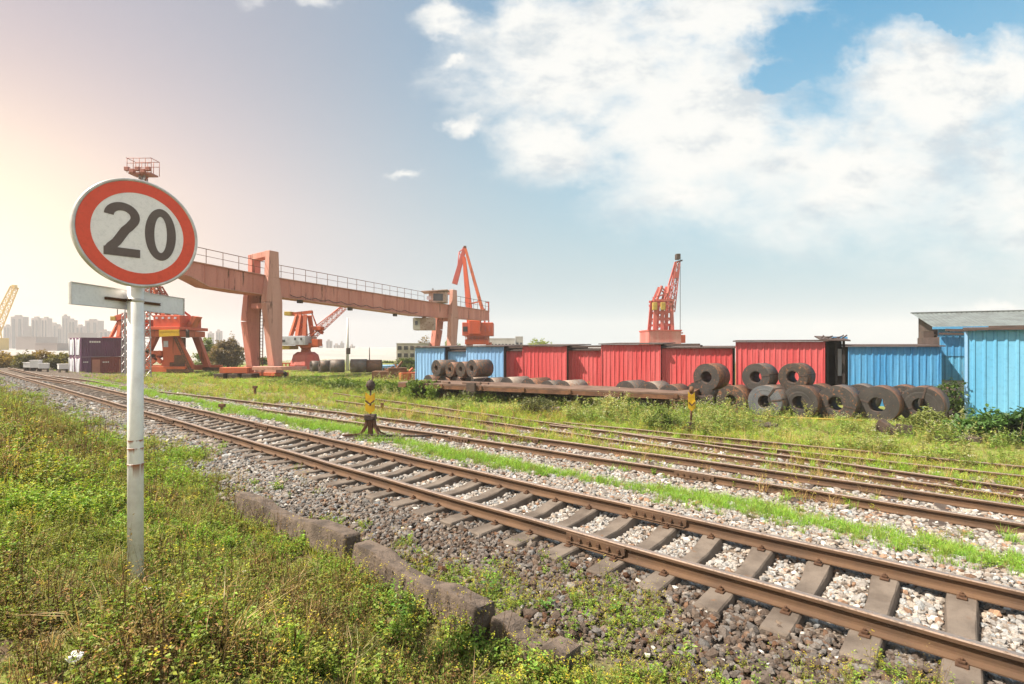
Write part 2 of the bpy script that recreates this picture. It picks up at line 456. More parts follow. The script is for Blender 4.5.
# ================================================================ ground
def build_ground():
    n = 440
    a = 4.0; bb = math.asinh(1230 / a)
    s = np.linspace(-1, 1, n)
    c = a * np.sinh(bb * s)
    X, Y = np.meshgrid(c, c + 4.0)
    Z = zg(X, Y)
    V = np.stack([X.ravel(), Y.ravel(), Z.ravel()], 1)
    i = np.arange(n * n).reshape(n, n)
    Q = np.stack([i[:-1, :-1].ravel(), i[:-1, 1:].ravel(), i[1:, 1:].ravel(), i[1:, :-1].ravel()], 1)
    m, nt, b = new_mat('yard_ground')
    pos = nt.node('ShaderNodeNewGeometry').outputs['Position']
    Lc = nt.node('ShaderNodeVectorMath', {0: pos, 1: (NX, NY, 0)}, operation='DOT_PRODUCT').outputs['Value']
    wob = nt.math('ADD', Lc, nt.math('MULTIPLY', nt.math('SUBTRACT', nt.noise(pos, 0.9, 5, 0.6), 0.5), 1.6))
    n1 = nt.noise(pos, 0.35, 6, 0.6); n2 = nt.noise(pos, 6.0, 6, 0.65); n3 = nt.noise(pos, 1.4, 6, 0.62)
    dirt = nt.mix(nt.ramp(n2, 0.35, 0.7), (0.085, 0.060, 0.038), (0.15, 0.115, 0.08))
    green = nt.mix(nt.ramp(n2, 0.35, 0.7), (0.13, 0.155, 0.035), (0.22, 0.235, 0.065))
    grav = nt.node('ShaderNodeTexVoronoi', {'Vector': pos, 'Scale': 22.0})
    gcol = nt.mix(nt.ramp(grav.outputs['Distance'], 0.1, 0.6), (0.24, 0.205, 0.175), (0.07, 0.055, 0.045))
    gcol = nt.mix(nt.math('MULTIPLY', nt.ramp(nt.noise(pos, 25, 3), 0.4, 0.7), 0.6), gcol, (0.16, 0.12, 0.09))
    bed = nt.math('MULTIPLY', nt.ramp(wob, 3.3, 4.0), nt.math('SUBTRACT', 1.0, nt.ramp(wob, 12.6, 16.0)))
    veg = nt.mix(nt.ramp(n3, 0.40, 0.58), dirt, green)
    far = nt.ramp(Lc, 14.0, 19.0)
    veg = nt.mix(nt.math('MULTIPLY', far, 0.6), veg, green)
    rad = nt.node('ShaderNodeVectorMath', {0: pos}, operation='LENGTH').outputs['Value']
    haze_tint = nt.mix(nt.ramp(nt.noise(pos, 0.05, 5), 0.35, 0.65), (0.26, 0.25, 0.24), (0.34, 0.32, 0.30))
    veg = nt.mix(nt.ramp(rad, 85.0, 130.0), veg, haze_tint)  # pale grey painted over the distant ground, standing in for haze
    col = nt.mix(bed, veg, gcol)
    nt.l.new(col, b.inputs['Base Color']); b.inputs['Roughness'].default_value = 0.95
    b.inputs['Specular IOR Level'].default_value = 0.15
    hb = nt.math('ADD', nt.math('MULTIPLY', grav.outputs['Distance'], -0.8), n2)
    bn = nt.node('ShaderNodeBump', {'Height': hb, 'Strength': 0.6, 'Distance': 0.04})
    nt.l.new(bn.outputs[0], b.inputs['Normal'])
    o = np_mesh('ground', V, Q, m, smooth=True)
    tag(o, kind='structure')


build_ground()


# ================================================================ rails
def px_on_rail(px, L):
    u = (px - 512) / F
    return (NX * L - u * NY * L) / (u * DY - DX)


def unproject(pts, z):
    out = []
    for px, py in pts:
        d = F * (CAMZ - z) / (py - HZ)
        out.append(tolt((px - 512) / F * d, d))
    return np.array(out)


PROF = [(-.072, 0), (-.072, .012), (-.014, .030), (-.009, .048), (-.009, .118), (-.036, .132), (-.037, .162), (-.028, .173), (.028, .173), (.037, .162), (.036, .132), (.009, .118), (.009, .048), (.014, .030), (.072, .012), (.072, 0)]
TREAD = [0, 0, 0, 0, 0, 0, 0.45, 1, 0.45, 0, 0, 0, 0, 0, 0, 0]


def make_rail(Lf, t0, t1, ztop, label, group, scale=1.0, step=0.5):
    ts = np.arange(t0, t1, step)
    V, Q, TR = [], [], []
    k = len(PROF)
    for i, t in enumerate(ts):
        L = Lf(t); g = (Lf(t + 0.05) - Lf(t - 0.05)) / 0.1
        nrm = math.hypot(1, g)
        a = 0.004 * math.sin(t * 1.9 + L) + 0.003 * math.sin(t * 0.7)
        zt = (ztop(t) if callable(ztop) else ztop) + a
        for (s, z) in PROF:
            s *= scale
            x, y = lt(L + s / nrm, t - s * g / nrm)
            V.append((x, y, zt + (z - .173) * scale))
        if i:
            for j in range(k):
                j2 = (j + 1) % k
                Q.append(((i - 1) * k + j, (i - 1) * k + j2, i * k + j2, i * k + j)); TR.append(TREAD[j])
    ox, oy = lt(Lf(t0), t0)
    base = Vector((ox, oy, 0))
    me = bpy.data.meshes.new('rail')
    me.from_pydata([tuple(Vector(v) - base) for v in V], [], Q + [tuple(range(k - 1, -1, -1)), tuple(range(len(V) - k, len(V)))])
    me.materials.append(MT['rail'])
    at_ = me.attributes.new('tread', 'FLOAT', 'FACE')
    at_.data.foreach_set('value', TR + [0, 0])
    import bmesh
    bm = bmesh.new(); bm.from_mesh(me); bmesh.ops.recalc_face_normals(bm, faces=bm.faces); bm.to_mesh(me); bm.free()
    o = bpy.data.objects.new('rail', me); COL.objects.link(o); o.location = base
    tag(o, label, 'rail', group)
    return o, base


def add_joint(rail, base, Lf, t, ztop):
    """bolted joint bar on the side of the rail"""
    L = Lf(t)
    for side in (-1,):
        m = MB(); bo = MB()
        a = Vector((*lt(L + side * .028, t - .42), ztop - .082)) - base
        b = Vector((*lt(L + side * .028, t + .42), ztop - .082)) - base
        m.bar(a, b, .036, .098)
        m.bar(Vector((*lt(L + side * .05, t - .40), ztop - .135)) - base, Vector((*lt(L + side * .05, t + .40), ztop - .135)) - base, .045, .02)
        fp = m.build('fishplate', MT['rail'], rail, bevel=.006)
        for k in range(6):
            tt = t - .34 + k * .136
            bo = MB()
            p = Vector((*lt(L + side * .045, tt), ztop - .082)) - base; q = Vector((*lt(L + side * .085, tt), ztop - .082)) - base
            bo.tube(p, q, .022, n=6)
            bo.build('bolt', MT['clip'], fp)


RAILTOP = 0.195
n_ = unproject([(88.6, 399), (424, 488.6), (624, 544.4), (824, 598.5), (1024, 650)], RAILTOP)
f_ = unproject([(71, 384.3), (424, 460), (624, 502.3), (824, 545), (1024, 587.2)], RAILTOP)
L1 = float(np.average(n_[:, 0], weights=[1, 2, 4, 4, 4])); L2 = float(np.average(f_[:, 0], weights=[1, 2, 4, 4, 4]))
print('track1 L', n_[:, 0].round(2), f_[:, 0].round(2), L1, L2)
TC = (L1 + L2) / 2
G1 = 'rails of the nearest track'
r, bs = make_rail(lambda t: L1, -5, 80, RAILTOP, 'brown rusty rail closest to the camera, worn bright on top', G1)
add_joint(r, bs, lambda t: L1, px_on_rail(596, L1), RAILTOP)
add_joint(r, bs, lambda t: L1, px_on_rail(170, L1), RAILTOP)
r, bs = make_rail(lambda t: L2, -5, 80, RAILTOP, 'brown rusty rail on the far side of the nearest track', G1)
add_joint(r, bs, lambda t: L2, px_on_rail(659, L2), RAILTOP)
add_joint(r, bs, lambda t: L2, px_on_rail(262, L2), RAILTOP)

# second track: slants in towards the first one far to the left
ZR2 = -0.06
p2n = unproject([(1016, 520), (920, 506), (824, 493.6), (724, 477.5), (624, 461.8), (524, 446), (424, 430.5), (324, 417), (224, 404.2), (81, 385)], ZR2)
p2f = unproject([(1024, 504.2), (924, 491.5), (824, 477.9), (724, 464), (624, 449.6), (524, 436), (424, 421.8), (324, 410), (224, 398.2), (81, 380)], ZR2)
c2n = np.polyfit(p2n[:9, 1], p2n[:9, 0], 2); c2f = np.polyfit(p2f[:9, 1], p2f[:9, 0], 2)
print('track2', p2n.round(2).tolist(), p2f.round(2).tolist())
print(c2n, c2f)


def L2n(t): return float(max(np.polyval(c2n, min(t, 34)) - 0.11 * max(0, t - 34) * 1.0, L1 + .02))


def L2f(t): return float(max(np.polyval(c2f, min(t, 34)) - 0.11 * max(0, t - 34) * 1.0, L2 + .02))


def z2(t): return ZR2 + 0.25 * float(sstep(34, 50, t))


G2 = 'rails of the middle track'
r, bs = make_rail(L2n, -5, 70, z2, 'rusty brown rail just beyond the strip of bright grass', G2, scale=0.95)
add_joint(r, bs, L2n, 11.0, ZR2)
add_joint(r, bs, L2n, 4.2, ZR2)
r, bs = make_rail(L2f, -5, 70, z2, 'darker rail on the far side of the middle track', G2, scale=0.95)
add_joint(r, bs, L2f, 9.5, ZR2)

ZR3 = -0.345
p3n = unproject([(534, 427.6), (577, 434), (708, 452), (824, 468), (1024, 497)], ZR3)
p3f = unproject([(424, 407), (522, 418.5), (624, 433.0), (708, 445.0), (824, 459.5), (998, 484.6)], ZR3)
c3n = np.polyfit(p3n[:, 1], p3n[:, 0], 1); c3f = np.polyfit(p3f[1:, 1], p3f[1:, 0], 1)
p4n = unproject([(720, 442.5), (835, 456), (949, 467)], ZR3)
p4f = unproject([(738, 438.6), (788, 443.5), (824, 447), (941, 458), (1024, 466)], ZR3)
c4n = np.polyfit(p4n[:, 1], p4n[:, 0], 1); c4f = np.polyfit(p4f[:, 1], p4f[:, 0], 1)
print('t3', c3n, c3f, 't4', c4n, c4f)
L3n = lambda t: float(np.polyval(c3n, t)); L3f = lambda t: float(np.polyval(c3f, t))
L4n = lambda t: float(np.polyval(c4n, t)); L4f = lambda t: float(np.polyval(c4f, t))
G3 = 'rails of the overgrown tracks'
make_rail(L3n, -6, 26, ZR3, 'low rusty rail half lost in weeds beyond the middle track', G3, scale=.9)
make_rail(L3f, -6, 30, ZR3, 'thin dark rail behind the low weed covered rail', G3, scale=.9)
make_rail(L4n, -7, 12, ZR3, 'short dark rail in the weeds before the coil row', G3, scale=.9)
make_rail(L4f, -7, 12, ZR3, 'farthest rusty rail, in tall grass before the steel coils', G3, scale=.9)


# ================================================================ sleepers
def sleeper_mb(half=1.25, wt=.112, wb=.150, dip=.055, rough=0.004, seed=0, fine=0):
    rr = random.Random(seed)
    st = [(-1.0, -.01, .90), (-.985, .008, 1.0), (-.72, .012, 1.0), (-.60, .012, 1.0), (-.50, .010, 1.0), (-.34, -.022, .92), (-.16, -dip, .82), (.16, -dip, .82), (.34, -.022, .92), (.50, .010, 1.0), (.60, .012, 1.0), (.72, .012, 1.0), (.985, .008, 1.0), (1.0, -.01, .90)]
    P, Q = [], []
    if fine:
        a = np.array(st); q = np.linspace(-1, 1, fine)
        st = [(float(x), float(np.interp(x, a[:, 0], a[:, 1])) + rr.uniform(-.0015, .0015), float(np.interp(x, a[:, 0], a[:, 2])) * rr.uniform(.992, 1.006)) for x in q]
    for s, zt, k in st:
        j = lambda: rr.uniform(-rough, rough)
        x = s * half
        P += [(x, -wb * (k * .5 + .5) + j(), -.2), (x, -wt * k - .012 + j(), zt - .016 + j()), (x, -wt * k + j(), zt + j()), (x, wt * k + j(), zt + j()), (x, wt * k + .012 + j(), zt - .016 + j()), (x, wb * (k * .5 + .5) + j(), -.2)]
    n = 6
    for i in range(len(st) - 1):
        for j in range(n):
            Q.append((i * n + j, i * n + (j + 1) % n, (i + 1) * n + (j + 1) % n, (i + 1) * n + j))
    Q += [tuple(range(n - 1, -1, -1)), tuple(range(len(P) - n, len(P)))]
    return MB().add(P, Q)


ANG_N = math.atan2(NY, NX)          # sleepers lie across the track
G_S = 'concrete sleepers of the nearest track'
SL_LABEL = 'grey brown concrete sleeper with a dipped middle under the nearest rails'
protos = [sleeper_mb(seed=k).build('sleeper', MT['concrete']) for k in range(4)]
cl = MB()
cl.box((0, 0, .010), (.10, .085, .020)); cl.box((.005, 0, .032), (.05, .05, .026)); cl.tube((0, 0, .04), (0, 0, .066), .014, n=6)
clipm = cl.build('rail_clip', MT['clip'], protos[0], bevel=.006)
clip_me = clipm.data
for k in range(4): tag(protos[k], SL_LABEL, 'sleeper', G_S)
half_g = (L2 - L1) / 2
SP = 0.627
idx = 0
for i in range(-4, 78):
    t = i * SP + 0.012 * math.sin(i * 7.3)
    x, y = lt(TC + 0.02 * math.sin(i * 3.1), t)
    if idx < 4: o = protos[idx]
    else:
        o = protos[idx % 4].copy(); COL.objects.link(o)
    o.location = (x, y, 0.008 + 0.006 * math.sin(i * 2.2)); o.rotation_euler = (0, 0, ANG_N + 0.006 * math.sin(i * 5.1))
    if i < 40:
        for sgn in (-1, 1):
            if idx == 0 and sgn == -1: c = clipm
            else:
                c = bpy.data.objects.new('rail_clip', clip_me); COL.objects.link(c); c.parent = o
                md = c.modifiers.new('bevel', 'BEVEL'); md.width = .006; md.segments = 2
            c.location = (sgn * half_g - .10, 0, .008)
    idx += 1


def timber_mb(half=1.0, w=.20, h=.16, seed=0):
    rr = random.Random(seed); m = MB()
    P, Q = [], []
    N = 9
    for i in range(N):
        x = -half + 2 * half * i / (N - 1)
        j = lambda: rr.uniform(-.012, .012)
        P += [(x + (j() if i in (0, N - 1) else 0), -w / 2 + j(), -h + .01), (x, -w / 2 + j(), j() * .6), (x, 0, j() * .8 - .004), (x, w / 2 + j(), j() * .6), (x, w / 2 + j(), -h + .01)]
        if i:
            a, b = (i - 1) * 5, i * 5
            Q += [(a + k, a + (k + 1) % 5, b + (k + 1) % 5, b + k) for k in range(5)]
    Q += [(4, 3, 2, 1, 0), tuple(range(len(P) - 5, len(P)))]
    return m.add(P, Q)


def lay_timbers(Lfa, Lfb, t0, t1, sp, ztop, label, group, seed, off=0.0):
    pr = [timber_mb(half=1.0, seed=seed + k).build('timber_sleeper', MT['wood_dark']) for k in range(3)]
    n = 0; t = t0
    while t < t1:
        L = (Lfa(t) + Lfb(t)) / 2
        x, y = lt(L, t)
        if n < 3: o = pr[n]
        else:
            o = pr[n % 3].copy(); COL.objects.link(o)
        tag(o, label, 'sleeper', group)
        o.location = (x, y, ztop(t) + 0.01 * math.sin(n * 2.3)); o.rotation_euler = (0, 0, ANG_N + .02 * math.sin(n * 1.7))
        o.scale = (random.uniform(.92, 1.08), 1, 1)
        n += 1; t += sp * random.uniform(.9, 1.1)


lay_timbers(L2n, L2f, -3.5, 40, .66, lambda t: z2(t) - .165, 'dark weathered timber sleeper under the middle track', 'timber sleepers of the middle track', 10)
lay_timbers(L3n, L3f, -4, 14, .75, lambda t: ZR3 - .155, 'dark timber sleeper showing between weeds under an overgrown track', 'timber sleepers of the overgrown tracks', 20)
lay_timbers(L4n, L4f, -5, 9, .8, lambda t: ZR3 - .155, 'dark timber sleeper showing between weeds under an overgrown track', 'timber sleepers of the overgrown tracks', 30)

# ---- three discarded concrete sleepers lying end to end along the edge of the ballast
ANG_D = math.atan2(DY, DX)
zt = 0.285
for k, (xa, ya, xb, yb, lab, tilt, roll) in enumerate([
        (248, 490, 347, 537, 'discarded concrete sleeper lying in the grass, farthest of the three along the ballast', 0.01, 0.10),
        (352, 543, 497, 598, 'discarded concrete sleeper with a long exposed flank, middle one of the three in the weeds', -0.01, 0.06),
        (500, 601, 572, 632, 'discarded concrete sleeper nearly buried in weeds at the bottom centre', -0.02, 0.05)]):
    pa = np.array(unproject([(xa, ya)], zt)[0]); pb = np.array(unproject([(xb, yb)], zt)[0])
    Lm, tm = (pa + pb) / 2
    ln = abs(pa[1] - pb[1])
    m = sleeper_mb(half=max(ln, 0.8) / 2, wt=.098, wb=.135, dip=.035, rough=.006, seed=50 + k)
    o = m.build('old_sleeper', MT['old_concrete'])
    x, y = lt(Lm, tm)
    dz = (0, -0.02, -0.13)[k]
    o.location = (x, y, zt - 0.01 + dz)
    o.rotation_euler = (roll, tilt, ANG_D + (pa[0] - pb[0]) / max(ln, 1) * 1.0)
    o.scale = (1, 1, 1.5)
    tag(o, lab, 'sleeper', 'discarded sleepers beside the ballast')
    print('old sleeper', Lm, tm, ln)


# ================================================================ ballast stones
def stone_templates(k=8):
    import bmesh
    out = []
    for i in range(k):
        bm = bmesh.new(); bmesh.ops.create_icosphere(bm, subdivisions=1, radius=1.0)
        V = np.array([v.co[:] for v in bm.verts]); T = np.array([[v.index for v in f.verts] for f in bm.faces]); bm.free()
        rs = np.random.default_rng(100 + i)
        V *= rs.uniform(.72, 1.2, (len(V), 1)); V *= np.array([1.25, .95, .68]) * rs.uniform(.8, 1.2, 3)
        # chop facets
        for _ in range(5):
            d = rs.normal(size=3); d /= np.linalg.norm(d)
            h = V @ d; lim = rs.uniform(.55, .8)
            V -= np.outer(np.maximum(h - lim, 0), d)
        out.append((V, T))
    return out


def rot_mats(n, rs, tilt=math.pi):
    a = rs.uniform(0, 2 * np.pi, n); b = rs.uniform(-tilt, tilt, n); c = rs.uniform(0, 2 * np.pi, n)
    ca, sa, cb, sb, cc, sc_ = np.cos(a), np.sin(a), np.cos(b), np.sin(b), np.cos(c), np.sin(c)
    Rz = np.zeros((n, 3, 3)); Rz[:, 0, 0] = ca; Rz[:, 0, 1] = -sa; Rz[:, 1, 0] = sa; Rz[:, 1, 1] = ca; Rz[:, 2, 2] = 1
    Rx = np.zeros((n, 3, 3)); Rx[:, 0, 0] = 1; Rx[:, 1, 1] = cb; Rx[:, 1, 2] = -sb; Rx[:, 2, 1] = sb; Rx[:, 2, 2] = cb
    R2 = np.zeros((n, 3, 3)); R2[:, 0, 0] = cc; R2[:, 0, 1] = -sc_; R2[:, 1, 0] = sc_; R2[:, 1, 1] = cc; R2[:, 2, 2] = 1
    return Rz @ Rx @ R2


def scatter_lt(dens0, r0, powr, Lr, tr, cell, rs, rmin=1.6, azmax=68):
    """random points over a band of the yard, sparser with distance from where one stands"""
    pts = []
    Ls = np.arange(Lr[0], Lr[1], cell); ts = np.arange(tr[0], tr[1], cell)
    LL, TT = np.meshgrid(Ls, ts); LL = LL.ravel(); TT = TT.ravel()
    x = NX * (LL + cell / 2) + DX * (TT + cell / 2); y = NY * (LL + cell / 2) + DY * (TT + cell / 2)
    r = np.hypot(x, y); az = np.degrees(np.arctan2(np.abs(x), y))
    ok = (az < azmax) & (r > rmin * .7)
    d = dens0 * np.minimum(1, (r0 / np.maximum(r, .1))) ** powr * cell * cell
    cnt = rs.poisson(np.where(ok, d, 0))
    I = np.repeat(np.arange(len(LL)), cnt)
    L = LL[I] + rs.uniform(0, cell, len(I)); T = TT[I] + rs.uniform(0, cell, len(I))
    X = NX * L + DX * T; Y = NY * L + DY * T
    r = np.hypot(X, Y)
    k = r > rmin
    return L[k], T[k], X[k], Y[k], r[k]


def fbm(x, y, s, seed=0):
    v = 0
    for i, (f, a) in enumerate(((1, .5), (2.1, .28), (4.3, .15), (8.7, .07))):
        p = seed * 1.7 + i * 2.3
        v = v + a * np.sin(x * s * f * 1.0 + y * s * f * .73 + p + 1.5 * np.sin(y * s * f * .9 - p)) * np.sin(y * s * f * 1.1 - x * s * f * .41 + p * 1.3 + 1.2 * np.sin(x * s * f * .8 + p))
    return v


def build_stones():
    rs = np.random.default_rng(5)
    tm = stone_templates()
    L, T, X, Y, r = scatter_lt(620, 8.0, 1.45, (3.35, 8.5), (-5, 60), .25, rs)
    Lb, Tb, Xb, Yb, rb = scatter_lt(430, 9.0, 1.35, (8.5, 16.5), (-6, 45), .25, rs)
    L = np.concatenate([L, Lb]); T = np.concatenate([T, Tb]); X = np.concatenate([X, Xb]); Y = np.concatenate([Y, Yb]); r = np.concatenate([r, rb])
    nz = fbm(X, Y, 1.1, 3)
    keep = (rs.random(len(L)) < np.clip((L - 3.2) / .8 + nz * 1.2, 0.06, 1)) & (rs.random(len(L)) < np.clip((13.4 - L) / 1.0 + nz, np.where(T < 12, .30, 0), 1))
    # not on top of sleepers (they stand proud of the stones)
    ph = np.abs((T / SP + .5) % 1 - .5) * SP
    onsl = (ph < .145) & (np.abs(L - TC) < 1.25 - .35 * (rs.random(len(L)) < .55))
    keep &= ~onsl | (rs.random(len(L)) < 0.012)
    L, T, X, Y, r = L[keep], T[keep], X[keep], Y[keep], r[keep]
    n = len(L)
    size = rs.lognormal(math.log(.030), .30, n).clip(.014, .07) * np.clip(r / 9, 1, 2.6) ** .75
    z = zg(X, Y) + size * .15
    inside = (np.abs(L - TC) < .74)
    z = z + np.where(inside, .004, 0) + np.where(np.abs(L - TC) > .95, .035, 0) * (L < 8)
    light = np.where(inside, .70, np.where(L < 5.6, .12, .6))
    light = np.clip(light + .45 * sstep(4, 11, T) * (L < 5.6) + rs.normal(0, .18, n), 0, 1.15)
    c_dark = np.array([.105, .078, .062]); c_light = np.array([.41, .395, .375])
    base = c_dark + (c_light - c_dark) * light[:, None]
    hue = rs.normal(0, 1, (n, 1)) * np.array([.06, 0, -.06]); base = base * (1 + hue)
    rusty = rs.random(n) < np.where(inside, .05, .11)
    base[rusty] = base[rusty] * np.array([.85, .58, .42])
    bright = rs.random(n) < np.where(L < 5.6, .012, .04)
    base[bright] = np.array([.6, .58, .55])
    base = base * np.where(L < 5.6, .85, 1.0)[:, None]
    mats = rot_mats(n, rs, 0.9)
    VV, TT, CC = [], [], []
    off = 0
    pick = rs.integers(0, len(tm), n)
    for k, (V, Tm) in enumerate(tm):
        I = np.where(pick == k)[0]
        if not len(I): continue
        P = np.einsum('nij,mj->nmi', mats[I], V) * size[I][:, None, None] + np.stack([X[I], Y[I], z[I]], 1)[:, None, :]
        m = V.shape[0]
        VV.append(P.reshape(-1, 3)); CC.append(np.repeat(base[I], m, 0))
        TT.append((Tm[None] + (np.arange(len(I)) * m)[:, None, None]).reshape(-1, 3) + off); off += len(I) * m
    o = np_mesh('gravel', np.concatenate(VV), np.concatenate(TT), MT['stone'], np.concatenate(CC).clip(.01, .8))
    tag(o, 'crushed stone ballast spread under and beside the railway tracks', 'ballast', kind='stuff')
    print('stones', n)


build_stones()


# ================================================================ grass, weeds
class Veg:
    """triangles of many leaves with a colour each"""
    def __init__(self): self.V, self.T, self.C, self.n = [], [], [], 0

    def add(self, V, T, C):
        self.V.append(V); self.T.append(T + self.n); self.C.append(C); self.n += len(V)

    def arrays(self): return np.concatenate(self.V), np.concatenate(self.T), np.concatenate(self.C)


def leaf_quads(P, D, N, ln, w, col):
    """diamond leaves from P along D, folded along the middle; N is the leaf's up"""
    S = np.cross(D, N); S /= np.linalg.norm(S, axis=1, keepdims=True) + 1e-9
    n = len(P); ln = ln[:, None]; w = w[:, None]
    a = P; b = P + D * ln * .45 + S * w * .5 + N * w * .18; c = P + D * ln - N * ln * .12; d = P + D * ln * .45 - S * w * .5 + N * w * .18
    V = np.stack([a, b, c, d], 1).reshape(-1, 3)
    i = np.arange(n)[:, None] * 4
    T = np.concatenate([i + np.array([[0, 1, 2]]), i + np.array([[0, 2, 3]])])
    return V, T, np.repeat(col, 4, 0)


def blade_tris(P, D, h, w, bend, col, rs):
    """grass blades: P base, D horizontal lean direction"""
    n = len(P)
    S = np.stack([-D[:, 1], D[:, 0], np.zeros(n)], 1)
    a = rs.uniform(0, np.pi, n); S = np.stack([np.cos(a), np.sin(a), np.zeros(n)], 1)
    up = np.array([0, 0, 1.0])
    h = h[:, None]; w = w[:, None]; bend = bend[:, None]
    p0 = P - S * w / 2; p1 = P + S * w / 2
    q = P + up * h * .55 + D * h * bend * .3
    q0 = q - S * w * .4; q1 = q + S * w * .4
    tip = P + up * h * (1 - bend * .35) + D * h * bend
    V = np.stack([p0, p1, q0, q1, tip], 1).reshape(-1, 3)
    i = np.arange(n)[:, None] * 5
    T = np.concatenate([i + np.array([[0, 1, 3]]), i + np.array([[0, 3, 2]]), i + np.array([[2, 3, 4]])])
    return V, T, np.repeat(col, 5, 0)


def unit(a): return a / (np.linalg.norm(a, axis=1, keepdims=True) + 1e-9)


def stem_tris(A, B, w, col):
    n = len(A)
    d = unit(B - A); s = unit(np.cross(d, np.array([[.3, .9, .2]])))
    s2 = np.cross(d, s)
    V = np.stack([A - s * w, A + s * w * .5 + s2 * w, A + s * w * .5 - s2 * w, B], 1).reshape(-1, 3)
    i = np.arange(n)[:, None] * 4
    T = np.concatenate([i + np.array([[0, 1, 3]]), i + np.array([[1, 2, 3]]), i + np.array([[2, 0, 3]])])
    return V, T, np.repeat(col, 4, 0)


